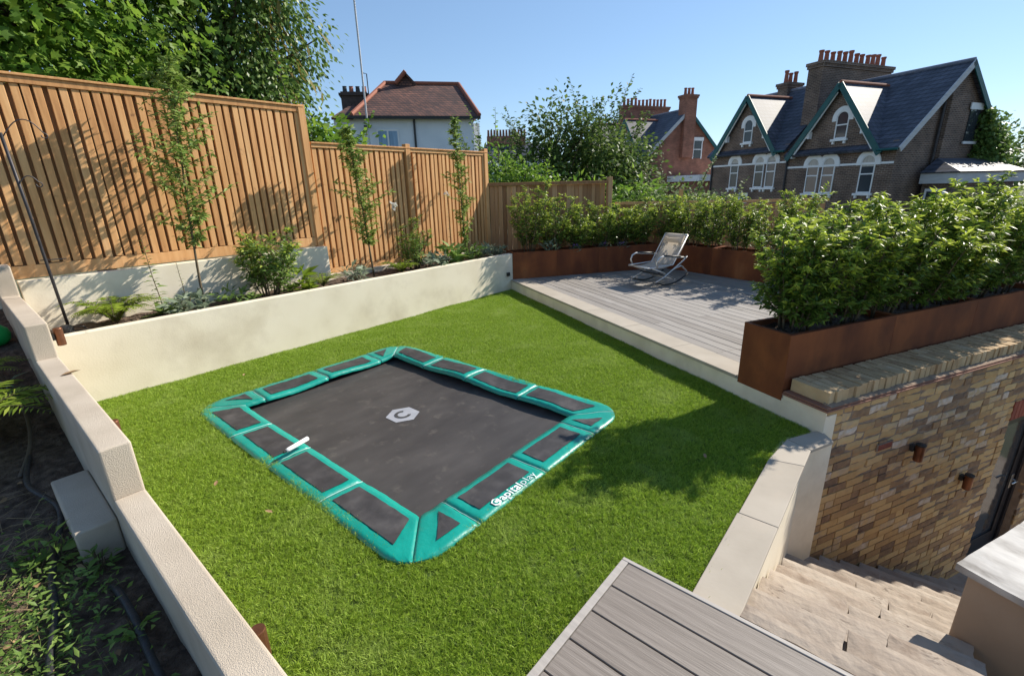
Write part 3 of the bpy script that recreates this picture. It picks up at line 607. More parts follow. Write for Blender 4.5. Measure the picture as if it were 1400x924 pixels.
for k in range(4):
    a=rough_box(-.0325,.0325,.214,.318,0,.104,.04,.004,.006,seed=k*8.3); cm2.append(a.mesh('coping_brick',m_cbrick))
x=.045; i=0
while x<LW-.05:
    link('coping_brick',cm[i%6],t,(x+.033,.028+rnd(-.006,.006),.249+rnd(-.003,.003)),(rnd(-.01,.01),0,rnd(-.03,.03))); link('coping_brick',cm2[(i*3)%4],t,(x+.033,.026+rnd(-.004,.004),.249+rnd(-.003,.003)),(0,0,rnd(-.03,.03))); x+=.0775+rnd(-.003,.003); i+=1
part('coping_bed',MB().box(.05,LW-.05,.04,.33,.2465,.335),m_mortar,t)
for i in range(13): part('soldier_brick',MB().box(DR0-.03+i*.0755,DR0-.03+i*.0755+.066,-.008,.02,DRT+.006,DRT+.221),m_redbrick,t,bevel=.003)
# air brick
t2=thing('air_brick','small terracotta air brick set in the brick wall','air brick',(*D(DX0+.87,DY0-.004),-.30),TH)
part('frame',MB().box(-.108,.108,-.008,.006,-.033,.033),m_mortar,t2)
for k in range(3): part('louvre',MB().box(-.09,.09,-.014,-.004,-.024+k*.018,-.012+k*.018),m_redbrick,t2)
for x,z,lb in((1.30,-.45,'upper copper cylinder lamp on the brick wall'),(2.35,-1.06,'lower copper cylinder lamp on the brick wall, nearer the door')):
    t2=thing('wall_lamp',lb,'wall lamp',(*D(DX0+x,DY0),z),TH,'copper lamps on the brick wall')
    part('bracket',MB().box(-.03,.03,-.035,.0,.0,.06),m_black,t2,bevel=.004)
    part('shade',MB().lathe([(.034,-.075),(.036,-.07),(.036,.072),(.03,.078)],(0,-.072,0),16),m_copper,t2,smooth=False)
    part('cap',MB().lathe([(.039,.079),(.039,.092),(.01,.096)],(0,-.072,0),16),m_black,t2)
# door
t2=thing('door','dark glazed door in the brick wall at the foot of the stairs','door',(*D(DX0+DR0,DY0),GZ+.02),TH)
hd=DRT-GZ-.02; wd=DR1-DR0
part('frame',MB().box(.002,.06,.08,.16,0,hd).box(wd-.06,wd-.002,.08,.16,0,hd).box(.061,wd-.061,.08,.16,hd-.06,hd),m_doorm,t2)
part('leaf',MB().box(.065,.17,.10,.145,.01,hd-.065).box(wd-.17,wd-.065,.10,.145,.01,hd-.065).box(.171,wd-.171,.10,.145,.01,.25).box(.171,wd-.171,.10,.145,hd-.17,hd-.065),m_doorm,t2)
part('pane',MB().box(.172,wd-.172,.115,.125,.252,hd-.172),m_glass,t2)
hdl=part('handle',MB().tube([(wd-.12,.10,.98),(wd-.12,.045,.98),(wd-.24,.045,.98)],.011,8),m_steel,t2,smooth=True); part('escutcheon',MB().box(wd-.145,wd-.095,.088,.099,.86,1.05),m_steel,hdl,bevel=.003)

# low wall along the right of the lawn
t=thing('coping_wall','low cream wall with pale coping stones between the lawn and the stairs','wall',(2.8,.42,0))
LWp=[(-.95,-.09),(.90,-.09),(1.19,-.225),(1.19+.10,-.06),(1.06,.07),(.9,.10),(-.95,.10)]
part('wall',MB().prism(LWp,-1.6,.003),m_render,t)
def cst(pts): part('coping_stone',MB().prism([(x-2.8,y-.42) for x,y in pts],.004,.030),m_coping,t,bevel=.004,seg=2)
cst([(1.852,.300),(2.664,.300),(2.664,.520),(1.852,.520)]); cst([(2.668,.300),(3.454,.300),(3.40,.513),(2.668,.513)]); cst([(3.458,.300),(3.716,.300),(3.79,.47),(3.404,.513)])
cst([(3.720,.298),(3.962,.188),(4.09,.285),(4.055,.325),(3.795,.468)])

# stairs
GO,RI=.295,.1695; X0,Zs=1.94,.115
t=thing('stairs','riven sandstone stairs leading down beside the brick wall','stairs',(X0,0,0))
NS=16
for k in range(NS):
    zt=(.095 if k==0 else Zs-RI*k); xe=GO*k                                  # nosing of step k
    yl=(.298 if k==0 else .322) if xe+X0<3.70 else .322-(xe+X0-3.70)*.50+.12
    yr=-.66 if k<5 else -.66-.50*(xe+X0-3.2)
    if k==0: x0,yr=-.085,-1.6
    else: x0=xe-GO-.03
    js=[yr,-.09 if k%2 else -.25,yl] if k else [-1.6,-.87,-.235,.298]
    if k>4: js=[yr]+[q for q in ([-.30,-.95,-1.6] if k%2 else [-.12,-.55,-1.25]) if yr+.15<q<yl-.15][::-1]+[yl]
    part('riser',MB().box(x0+.02,xe-.028,yr+.02,yl-.005,zt-.5,zt-.046),m_stone,t)
    for a,b in zip(js,js[1:]):
        part('tread',rough_box(x0,xe+rnd(-.006,.006),a+.006,b-.006,zt-.045,zt+rnd(-.002,.002),.03,.006,.011,seed=k*2.3+a),m_stone,t)
# basement floor
struct('passage_floor',MB().box(5.9,9.5,-5.5,1.0,GZ-.02,GZ+.015),m_stone)
# parapet block at the lower right
t=thing('parapet_block','rendered parapet block with a thick pale stone cap at the lower right','wall',(3.165,-.56,0),R(-25.5))
part('body',MB().box(.0,2.6,-1.2,0,GZ,-.150),m_brownrender,t,bevel=.006)
for a,b in((-.045,.66),(.664,1.5),(1.504,2.65)): part('cap_stone',rough_box(a,b,-1.25,.045,-.148,-.105,.06,.004,.004,seed=a+4),m_capstone,t)
# ================================================================== NEAR DECK
t=thing('near_deck','grey composite deck boards in the foreground corner','deck',(1.85,.853,.1),R(-.6))
part('edging',MB().box(-.022,0,-3.0,-.0,-.12,.0),m_trim,t,bevel=.002); part('edging',MB().box(-2.6,-.0225,-.036,-.0,-.12,.0),m_trim,t,bevel=.002)
part('bearer',MB().box(-2.6,-.03,-3.0,-.04,-.12,-.03),m_black,t)
for i in range(12):
    x1=-.027-i*.1795; part('board',MB().box(x1-.1725,x1,-3.0,-.040,-.026,-.001),m_board,t,bevel=.0025)

# ================================================================== TRAMPOLINE
t=thing('trampoline','rectangular in-ground trampoline with green padded edge sunk in the lawn','trampoline',(TX,TY,0))
RC=.27
def dist_in(x,y):                                     # distance inwards from the rounded outer edge
    qx=abs(x)-(HX-RC); qy=abs(y)-(HY-RC)
    if qx>0 and qy>0: return RC-math.hypot(qx,qy)
    return RC-max(qx,qy)
def padz(x,y):
    d=dist_in(x,y); u=max(0,min(1,d/PW)); z=.016+.008*(1-abs(2*u-1)**9)
    wv=.006*fbm(x*5,y*5,7,3)+.0035*fbm(x*19,y*19,3,3)
    side=max(0,(x-HX+PW+.1)/PW)*max(0,1-max(0,-(y+1.2))/.4) if x>0 else 0
    z+=wv+side*u*.04*(math.sin(y*6.1+.6)+.55*math.sin(y*2.3)) + (u*.012*math.sin(x*7+1) if y>HY-PW-.1 else 0)
    z+=-.010*u*(1 if x<0 else .3)
    return z
def clampout(x,y):
    qx=abs(x)-(HX-RC); qy=abs(y)-(HY-RC)
    if qx>0 and qy>0:
        h=math.hypot(qx,qy)
        if h>RC: qx*=RC/h; qy*=RC/h
        return math.copysign(HX-RC+qx,x),math.copysign(HY-RC+qy,y)
    return x,y
def lerp2(a,b,u): return (a[0]+(b[0]-a[0])*u,a[1]+(b[1]-a[1])*u)
mid=[-.66,.06,.735]                                    # seams along y (from the trampoline's centre)
xs=[-.67,.0,.67]
IX,IY=HX-PW,HY-PW; GP=.004
def pad(o0,o1,i1,i0,vent,lab=None):
    """o0-o1 outer edge, i0-i1 inner edge; vent = inset outline (4 points)"""
    nu=max(8,int(math.dist(o0,o1)/.035)); nv=9; rows=[]
    def P(u,v):
        a=lerp2(o0,o1,u); b=lerp2(i0,i1,u); return clampout(*lerp2(a,b,v))
    m=MB(); vs=[];k=nu+1
    for j in range(nv+1):
        for i in range(nu+1):
            x,y=P(i/nu,j/nv); e=-.005 if i in(0,nu) else 0; vs.append((x,y,padz(x,y)+e))
    fs=[(j*k+i,(j)*k+i+1,(j+1)*k+i+1,(j+1)*k+i) for j in range(nv) for i in range(nu)]
    rim=[(i,0) for i in range(nu)]+[(nu,j) for j in range(nv)]+[(i,nv) for i in range(nu,0,-1)]+[(0,j) for j in range(nv,0,-1)]
    n0=len(vs)
    for i,j in rim: x,y,z=vs[j*k+i]; vs.append((x,y,z-.028))
    for q in range(len(rim)):
        a=rim[q];b=rim[(q+1)%len(rim)]; fs.append((a[1]*k+a[0],n0+q,n0+(q+1)%len(rim),b[1]*k+b[0]))
    m.add(vs,fs); o=part('pad',m,m_pad,t,smooth=True,label=lab)
    bm=bmesh.new(); bm.from_mesh(o.data); bmesh.ops.recalc_face_normals(bm,faces=bm.faces); bm.to_mesh(o.data); bm.free()
    def V(u,v): p=lerp2(lerp2(vent[0],vent[1],u),lerp2(vent[3],vent[2],u),v); return (p[0],p[1],padz(*p)+.005)
    g=MB().grid(V,16,8); vo=part('vent_panel',g,m_vent,o,smooth=True)
    # pale piping along the seam at one end
    pp=[(*P(1,v/8),padz(*P(1,v/8))-.004) for v in range(9)]; part('piping',MB().tube(pp,.0035,5),m_seam,o,smooth=True)
    return o
ys=[-HY]+mid+[HY]; vi=.085; vo_=.10
for s in(-1,1):
    for i in range(4):
        a,b=ys[i],ys[i+1]
        ia=a if i else -IY; ib=b if i<3 else IY
        O0,O1=(s*HX,a+(GP if i else 0)),(s*HX,b-(GP if i<3 else 0)); I0,I1=(s*IX,ia+(GP if i else .004)),(s*IX,ib-(GP if i<3 else .004))
        va,vb=(a+.09,b-.09); xo,xi=s*(HX-.088),s*(IX+.060)
        if i==0: ve=[(xo,a+.255),(xo,b-.062),(xi,b-.062),(xi,-IY+.02)]
        elif i==3: ve=[(xo,a+.062),(xo,b-.255),(xi,IY-.02),(xi,a+.062)]
        else: ve=[(xo,a+.062),(xo,b-.062),(xi,b-.062),(xi,a+.062)]
        pad(O0,O1,I1,I0,ve)
for s in(-1,1):
    e=[-HX,xs[0],xs[1],xs[2],HX]
    for i in range(4):
        a,b=e[i],e[i+1]; ia=a if i else -IX; ib=b if i<3 else IX
        O0,O1=(a+(GP if i else 0),s*HY),(b-(GP if i<3 else 0),s*HY); I0,I1=(ia+GP,s*IY),(ib-GP,s*IY)
        yo,yi=s*(HY-.085),s*(IY+.060)
        if i==0: ve=[(a+.26,yo),(b-.085,yo),(b-.085,yi-s*.0),(-IX+.075,s*(IY+.095))]
        elif i==3: ve=[(a+.085,yo),(b-.26,yo),(IX-.075,s*(IY+.095)),(a+.085,yi)]
        else: ve=[(a+.085,yo),(b-.085,yo),(b-.085,yi),(a+.085,yi)]
        pad(O0,O1,I1,I0,ve)
part('frame',MB().tube([(x,y,-.02) for x,y in((-IX-.16,-IY-.16),(IX+.16,-IY-.16),(IX+.16,IY+.16),(-IX-.16,IY+.16),(-IX-.16,-IY-.16))],.025,8),m_black,t,smooth=True)
def matz(x,y): return -.045-.035*(1-(x/HX)**2)*(1-(y/HY)**2)
jm=part('jump_mat',MB().grid(lambda u,v:((2*u-1)*(IX+.1),(2*v-1)*(IY+.1),matz((2*u-1)*(IX+.1),(2*v-1)*(IY+.1))),24,30),m_mat,t,smooth=True)
part('pit',MB().box(-HX+.2,HX-.2,-HY+.2,HY-.2,-.6,-.5),m_soil,t)
lx,ly=.05,.07
hexo=[(lx+.158*math.cos(R(30+60*k)),ly+.158*math.sin(R(30+60*k))) for k in range(6)]
hx_=MB(); hv=[(x,y,matz(x,y)+.003) for x,y in hexo]; hx_.add(hv,[tuple(range(6))]); part('printed_hexagon',hx_,m_logo,jm)
cw=MB(); n=20; vs=[]
for k in range(n+1):
    a=R(48+264*k/n)
    for r in(.048,.078): x,y=lx+r*math.cos(a),ly+r*math.sin(a); vs.append((x,y,matz(x,y)+.006))
cw.add(vs,[(2*k,2*k+1,2*k+3,2*k+2) for k in range(n)]); part('printed_letter',cw,m_dark,jm)
def text(body,size,loc,parent,m,rz=0,bold=0,name='lettering'):
    cu=bpy.data.curves.new(name,'FONT'); cu.body=body; cu.size=size; cu.offset=bold; cu.resolution_u=4; cu.space_character=1.08
    o=bpy.data.objects.new(name,cu); COL.objects.link(o); dg=bpy.context.evaluated_depsgraph_get(); dg.update()
    me=bpy.data.meshes.new_from_object(o.evaluated_get(dg)); wx=max(v.co.x for v in me.vertices); bpy.data.objects.remove(o)
    c,s_=math.cos(rz),math.sin(rz)
    for v in me.vertices:
        x=loc[0]+v.co.x*c-v.co.y*s_; y=loc[1]+v.co.x*s_+v.co.y*c; v.co=(x,y,padz(x,y)+.0065)
    me.materials.clear(); me.materials.append(m); link(name,me,parent); return wx
tb=[o for o in t.children if o.name.startswith('pad')]
tpad=min(tb,key=lambda o:(sum(v.co.x for v in o.data.vertices)/len(o.data.vertices)+.33)**2+(sum(v.co.y for v in o.data.vertices)/len(o.data.vertices)+1.45)**2)
hx2=MB(); cx,cy=-.475,-1.578
hv=[(cx+.036*math.cos(R(30+60*k)),cy+.036*math.sin(R(30+60*k))) for k in range(6)]; hx2.add([(x,y,padz(x,y)+.0065) for x,y in hv],[tuple(range(6))]); part('printed_hexagon',hx2,m_print,tpad)
cw=MB(); vs=[]
for k in range(13):
    a=R(50+260*k/12)
    for r in(.012,.022): x,y=cx+r*math.cos(a),cy+r*math.sin(a); vs.append((x,y,padz(x,y)+.009))
cw.add(vs,[(2*k,2*k+1,2*k+3,2*k+2) for k in range(12)]); part('printed_letter',cw,m_pad,tpad)
w1=text('apital',.088,(cx+.040,cy-.026),tpad,m_print,0,.0012)
text('play',.088,(cx+.048+w1,cy-.026),tpad,m_print,0,-.0010)

# white tube left on the edge
t=thing('white_tube','small white plastic tube lying across the left padding of the trampoline','tube',(1.27,3.34,.060),R(13))
part('tube',MB().tube([(0,0,.018),(.02,0,.018),(.20,0,.021)],[.012,.017,.017],12),m_plastic,t,smooth=True); part('cap',MB().tube([(-.022,0,.018),(0,0,.018)],[.010,.012],10),m_black,t)
# ================================================================== ROCKING CHAIR
t=thing('rocking_chair','beige folding rocking lounger with curved arms and head pillow on the deck','chair',(8.15,3.44,DZ),R(-20.7)); t.scale=(1.06,1.08,1.06)
def arc(p,q,b,n=10):
    p,q=Vector(p),Vector(q); out=[]
    for i in range(n+1): u=i/n; v=p.lerp(q,u); v.z+=b*4*u*(1-u); out.append(v)
    return out
sf,sb,bt=Vector((-.43,0,.325)),Vector((.10,0,.335)),Vector((.40,0,.80))
for s in(-1,1):
    y=s*.262
    part('rocker',MB().tube(arc((-.30,y,.085),(.44,y,.16),-.095,12),.013,8),m_black,t,smooth=True)
    part('leg',MB().tube([(-.30,y,.085),(-.12,y,.15),(.30,y,.385),(.40,y,.455)],.012,8),m_chrome,t,smooth=True)
    part('leg',MB().tube([(.44,y,.16),(.40,y,.215),(.27,y,.31),(.10,y,.27)],.012,8),m_chrome,t,smooth=True)
    part('leg',MB().tube([(.16,y*.9,.09),(-.12,y*.9,.23),(-.36,y*.9,.315)],.012,8),m_chrome,t,smooth=True)
    part('arm',MB().tube([(-.30,y*1.08,.33),(-.335,y*1.1,.41),(-.30,y*1.12,.475),(-.22,y*1.12,.505),(.05,y*1.12,.475),(.33,y*1.1,.445)],.014,8),m_chrome,t,smooth=True)
    part('arm_pad',MB().tube([(-.18,y*1.12,.510),(.05,y*1.12,.487),(.20,y*1.11,.472)],.017,8),m_black,t,smooth=True)
    part('side_rail',MB().tube([sf+Vector((0,s*.235,0)),sb+Vector((0,s*.235,0)),bt+Vector((0,s*.235,0))],.011,8),m_chrome,t,smooth=True)
def sling(a,b,sag,hw):
    nrm=Vector((-(b-a).z,0,(b-a).x)).normalized()
    def f(u,v): p=a.lerp(b,v)+nrm*(-sag*4*v*(1-v)-.012*(1-(2*u-1)**2)); return (p.x,(2*u-1)*hw,p.z)
    return f
seat=part('seat',MB().grid(sling(sf,sb,.03,.235),10,12),m_sling,t,smooth=True)
back=part('backrest',MB().grid(sling(sb,bt,.035,.19),10,14),m_sling,t,smooth=True)
for s in(-1,1):
    f=sling(sb,bt,.035,.19)
    part('side_band',MB().grid(lambda u,v:(f(1 if s>0 else 0,v)[0],s*(.19+.045*u),f(1,v)[2]+.0015),4,14),m_sling2,back,smooth=True)
part('front_bar',MB().tube([sf+Vector((0,-.235,0)),sf+Vector((0,.235,0))],.012,8),m_chrome,t,smooth=True); part('top_bar',MB().tube([bt+Vector((0,-.235,0)),bt+Vector((0,.235,0))],.012,8),m_chrome,t,smooth=True)
part('cross_bar',MB().tube([(-.12,-.262,.19),(-.12,.262,.19)],.011,8),m_black,t,smooth=True); part('cross_bar',MB().tube([(.16,-.25,.09),(.16,.25,.09)],.011,8),m_chrome,t,smooth=True)
bd=(bt-sb).normalized(); nr=Vector((-bd.z,0,bd.x))
pl=MB().grid(lambda u,v:tuple(Vector((0,0,0))+sb.lerp(bt,.70+.31*v)+nr*(.015+.05*math.sin(math.pi*v)**.6*(math.sin(math.pi*u)**.3))+Vector((0,(2*u-1)*.19,0))),12,8)
part('pillow',pl,m_sling,t,smooth=True)

# ================================================================== SMALL THINGS BY THE WALLS
for x,y,z,lb in((.405,1.66,.20,'copper spike lamp behind the stepped wall nearest the camera'),(.405,3.63,.46,'copper spike lamp behind the middle of the stepped wall'),(.412,5.05,.82,'copper spike lamp at the far left beside the black cable box')):
    t=thing('spot_lamp',lb,'lamp',(x,y,z),0,'copper lamps on the stepped wall')
    part('body',MB().lathe([(.027,0),(.029,.005),(.029,.135),(.027,.14),(.012,.139)],(0,0,0),16),m_copper,t,smooth=False); part('bracket',MB().box(-.06,-.03,-.02,.02,.05,.10),m_black,t)
t=thing('outdoor_socket','black outdoor socket on the end of the cream wall','socket',(6.88,5.912,.33)); part('box',MB().box(-.035,.035,-.04,0,-.035,.035),m_black,t,bevel=.006); part('lid',MB().box(-.028,.028,-.048,-.041,-.03,.028),m_black,t,bevel=.003)
t=thing('cable_box','black cable box with looped lead in the bed at the foot of the iron pole','cable box',(.56,6.12,.66)); part('box',MB().lathe([(.05,0),(.055,.02),(.055,.09),(.03,.11)],(0,0,0),14),m_black,t); part('cable',MB().tube([(.05,0,.08),(.13,.0,.07),(.17,0,-.01),(.15,0,-.07),(.10,-.02,-.02)],.006,6),m_black,t,smooth=True)
t=thing('iron_pole','leaning dark iron garden pole with curled hooks at the far left','garden pole',(.60,6.3,.64))
pl=[(0,0,0),(-.01,-.01,.6),(-.02,-.03,1.2),(-.04,-.05,1.85)]
part('pole',MB().tube(pl,.013,8),m_iron,t,smooth=True)
for z,sz in((1.82,.30),(1.42,.15)):
    h=[(-.03+sz*.9*u,-.05,z+sz*.9*math.sin(u*2.7)*.55-(0 if u<.8 else (u-.8)*.35*sz)) for u in [i/12 for i in range(13)]]
    e=h[-1]; h+=[(e[0]+.022*math.sin(a)-.0,-.05,e[2]-.022+.022*math.cos(a)) for a in [k*.7 for k in range(1,8)]]
    part('hook',MB().tube(h,.005,6),m_iron,t,smooth=True)
for z in(.0,.72): part('foot_bar',MB().tube([(-.05,0,z+.02),(.14,.0,z+.015)],.005,6),m_iron,t)

# ---- plants in the raised bed
def slim_tree(label,loc,h,crown0,spread,n,lean,seed):
    random.seed(seed); t=thing('slim_tree',label,'tree',loc,0,'slim young trees in the raised bed'); sm=MB(); P=[];Dd=[];S=[]
    pts=stem_path((0,0,-.05),(lean[0],lean[1],1),h,10,.07); sm.tube(pts,[.016*(1-.75*i/10) for i in range(11)],7)
    for k in range(n):
        f=crown0+(1-crown0)*((k+rnd(0,.9))/n)**1.0; q=f*10; i=min(int(q),9); b=pts[i].lerp(pts[i+1],q-i); a=rnd(0,6.283)
        g_=(f-crown0)/(1-crown0); shape=min(1,.35+g_*2.2)*(1-max(0,g_-.35)/.65*.8)
        L=spread*rnd(.5,1.15)*max(.25,shape); tp=stem_path(b,(math.cos(a),math.sin(a),rnd(.25,1.1)),L,5,.3); sm.tube(tp,[.004,.0035,.003,.0025,.002,.001],4,False)
        for j in range(32):
            u=(j+rnd(0,1))/32*5; i2=min(int(u),4); lp=tp[i2].lerp(tp[i2+1],u-i2); la=rnd(0,6.283)
            P.append(tuple(lp));Dd.append((math.cos(la),math.sin(la),rnd(-.5,.7)));S.append(.078*rnd(.5,1.3))
    part('trunk',sm,m_stem,t,smooth=True); link('crown',leaf_mesh('crown',P,Dd,S,L_slim,T_LEAF),t)
slim_tree('slim leafy young tree against the tall fence at the left',(1.84,6.42,.64),2.70,.28,.66,92,(.03,.0),3)
slim_tree('slim young tree left of the post of the lower fence',(4.26,6.45,.64),2.20,.24,.46,74,(-.04,0),5)
slim_tree('slim young tree at the right end of the lower fence',(6.36,6.5,.64),2.50,.12,.36,64,(-.03,0),9)
random.seed(21)
fern('bright fern in the raised bed beside the iron pole',(.98,6.33,.64),18,.40,'ferns in the raised bed')
shrub('camellia_shrub','rounded glossy shrub in the raised bed below the tall fence','shrub',(2.60,6.36,.64),.92,.42,11,17,.08,14,mats=(L_bed,L_young),low=.15,young=.25)
stalk('foxglove','tall leafy spike beside the first slim tree','plant',(1.42,6.36,.64),.86,46,.15,L_bed,(.0,0),basal=18)
stalk('foxglove','thin short spike just left of the first slim tree trunk','plant',(1.66,6.40,.64),.58,30,.07,L_lime,(.02,0),basal=8)
tuft('heuchera','low grey green plant at the foot of the leafy spike','plant',(1.63,6.22,.64),70,.2,.16,L_grey,T_LEAF)
tuft('ground_plant','low trailing plant right of the first slim tree','plant',(2.12,6.2,.64),46,.16,.2,L_bed,T_LEAF)
tuft('ground_plant','upright lime green leaves beside the spiky low plant','plant',(3.02,6.24,.64),34,.26,.07,L_lime,T_LEAF)
stalk('lily_plant','upright leafy stem with a white bloom right of the rounded shrub','plant',(2.92,6.42,.64),.62,30,.16,L_bed,(.1,0),flower=(L_whitef,16,.05),basal=4)
fern('spiky low fern near the end of the upper cream wall',(3.32,6.3,.64),16,.27,'ferns in the raised bed',.12)
tuft('ground_plant','pale small plant left of the second slim tree','plant',(3.86,6.3,.64),50,.2,.14,L_grey,T_LEAF)
fern('vivid lime green fern right of the second slim tree',(4.64,6.24,.64),18,.30,'ferns in the raised bed',.15,L_lime)
shrub('bushy_conifer','dark bushy shrub under the white bloom at the fence post','shrub',(5.12,6.5,.64),.80,.30,9,14,.06,14,mats=(L_bed,L_young),young=.12)
stalk('lily_plant','tall stem with a white bloom in front of the fence post','plant',(4.86,6.48,.64),1.06,34,.10,L_lime,(.0,0),flower=(L_whitef,22,.07),basal=6)
stalk('lily_plant','thin stem with a small white bloom left of the third slim tree','plant',(5.98,6.46,.64),1.22,44,.07,L_slim,(.0,0),flower=(L_whitef,12,.05),basal=8)
tuft('ground_plant','grey leaved plant in the middle of the raised bed','plant',(5.38,6.22,.64),64,.22,.18,L_grey,T_LEAF)
tuft('ground_plant','broad leaved green plant right of the dark bushy shrub','plant',(5.72,6.28,.64),56,.3,.16,L_bed,T_LEAF)
tuft('ground_plant','leafy plant at the foot of the third slim tree','plant',(6.2,6.25,.64),60,.24,.18,L_bed,T_LEAF)
tuft('hydrangea','low pale leafed mound at the right end of the raised bed','plant',(6.88,6.42,.64),120,.2,.28,L_grey,T_LEAF)

# ---- dark border at the lower left
random.seed(33)
fern('large yellow green fern at the left edge of the border',(-.24,4.55,bedz(0,4.55)),14,.52,'ferns in the dark border',.17)
fern('fern at the left edge below the green ball',(-.16,5.3,bedz(0,5.3)),10,.34,'ferns in the dark border',.15)
tuft('lambs_ear','small silver leaved plant by the brown pipe','plant',(.0,5.05,bedz(0,5.05)),30,.16,.08,L_grey,T_LEAF)
tag(part('ball',MB().lathe([(.001,-.1),(.05,-.087),(.087,-.05),(.1,0),(.087,.05),(.05,.087),(.001,.1)],(0,0,.09),18),m_ball,smooth=True,loc=(.10,6.12,bedz(0,6.12)-.01)),'bright green ball half out of frame at the left','ball')
n=2300; gx=-.22+RNG.normal(0,.19,n); gy=2.50+RNG.normal(0,.34,n); ok=(gx<.17); gx,gy=gx[ok],gy[ok]; n=len(gx)
Pz=np.array([bedz(a,b) for a,b in zip(gx,gy)])+RNG.random(n)*.12
g=RNG.normal(0,1,(n,3)); g[:,2]=np.abs(g[:,2])*.5
o=tag(link('ground_cover',leaf_mesh('ground_cover',np.stack([gx,gy,Pz],1),g,.018+.03*RNG.random(n),L_bed,T_LEAF,.5)),kind='stuff'); o['label']='low leafy green ground cover on the dark soil'
for i,(x,y,h) in enumerate(((-.02,2.95,.24),(.10,2.72,.17),(.12,2.15,.14),(-.10,3.0,.15))):
    tuft('seedling',('tall broad leaved seedling among the ground cover','small seedling close to the stepped wall','small four leaved seedling beside the short black hose','leafy seedling left of the stucco block')[i],'plant',(x,y,bedz(x,y)),12,h*.7,.04,L_bed,T_LEAF,up_=.5)
def hose(label,pts,r,m,name='hose'):
    pts=[Vector((x,y,bedz(x,y)+r*.6+z)) for x,y,z in pts]; out=[]
    for i in range(len(pts)-1):
        p0=pts[max(i-1,0)];p1=pts[i];p2=pts[i+1];p3=pts[min(i+2,len(pts)-1)]
        for k in range(8):
            u=k/8; out.append(.5*((2*p1)+(p2-p0)*u+(2*p0-5*p1+4*p2-p3)*u*u+(3*p1-p0-3*p2+p3)*u**3))
    out.append(pts[-1]); c=out[len(out)//2].copy(); tag(part(name,MB().tube([q-c for q in out],r,9),m,smooth=True,loc=c),label,'hose')
hose('long black irrigation hose winding through the dark border',[(.02,4.2,.02),(-.03,3.75,.06),(.05,3.4,.05),(.0,3.1,.03),(-.06,2.75,.06),(-.08,2.5,.05),(-.14,2.2,.03),(-.16,1.7,.0)],.014,m_hose)
hose('short black hose coming out of the soil near the stepped wall',[(.10,2.62,-.05),(.115,2.48,.04),(.125,2.25,.05),(.12,1.9,.03),(.13,1.5,.0)],.015,m_hose)
hose('thin brown pipe curving along the back of the border',[(-.35,5.9,.03),(-.06,5.7,.08),(.06,5.2,.06),(.08,4.7,.05),(.04,4.3,.04),(-.05,4.0,.0)],.013,m_drip)
n=46; o=tag(link('dead_leaves',leaf_mesh('dead_leaves',[(x,y,bedz(x,y)+.03) for x,y in [(-.16+random.gauss(0,.13),2.5+random.gauss(0,.5)) for _ in range(n)] if True],np.stack([RNG.normal(0,1,n),RNG.normal(0,1,n),RNG.normal(.15,.2,n)],1),.03+.05*RNG.random(n),m_dead,T_LEAF)),kind='stuff'); o['label']='brown fallen leaves on the soil'
n=420; gx=-.28+RNG.normal(0,.14,n); gy=2.95+RNG.normal(0,.45,n)
o=tag(link('dry_straw',leaf_mesh('dry_straw',np.stack([gx,gy,np.array([bedz(a,b) for a,b in zip(gx,gy)])+.02+.03*RNG.random(n)],1),np.stack([RNG.normal(0,1,n),RNG.normal(0,1,n),RNG.normal(0,.25,n)],1),.10+.12*RNG.random(n),m_straw,(np.array([(0,-.008,0),(0,.008,0),(1,.004,0),(1,-.004,0)]),[(0,1,2,3)]))),kind='stuff'); o['label']='dry straw and stalks lying on the soil'
lf=[(.29,4.3,.777,0,'curled dry leaf on top of the stepped wall'),(.78,3.35,.04,1,'pale fallen leaf on the grass beside the stepped wall'),(.9,2.75,.04,2,'small fallen leaf on the grass near the stepped wall'),(1.75,5.35,.04,1,'dry leaf on the grass behind the trampoline'),(3.12,.86,.045,.5,'small pale leaf on the grass near the coping'),(6.35,5.0,.045,.5,'tiny pale leaf on the grass below the deck step')]
for x,y,z,a,lb in lf:
    me=leaf_mesh('fallen_leaf',[(0,0,0)],[(math.cos(a),math.sin(a),.05)],[.06 if z<.5 else .11],m_dead,(np.array([(0,0,0),(.3,-.2,.08),(.5,0,0),(.3,.2,.08),(.7,-.16,.1),(.7,.16,.1),(1,0,.03)]),[(0,1,2),(0,2,3),(1,4,2),(2,5,3),(4,6,2),(2,6,5)]),.05); tag(link('fallen_leaf',me,None,(x,y,z)),lb,'leaf')

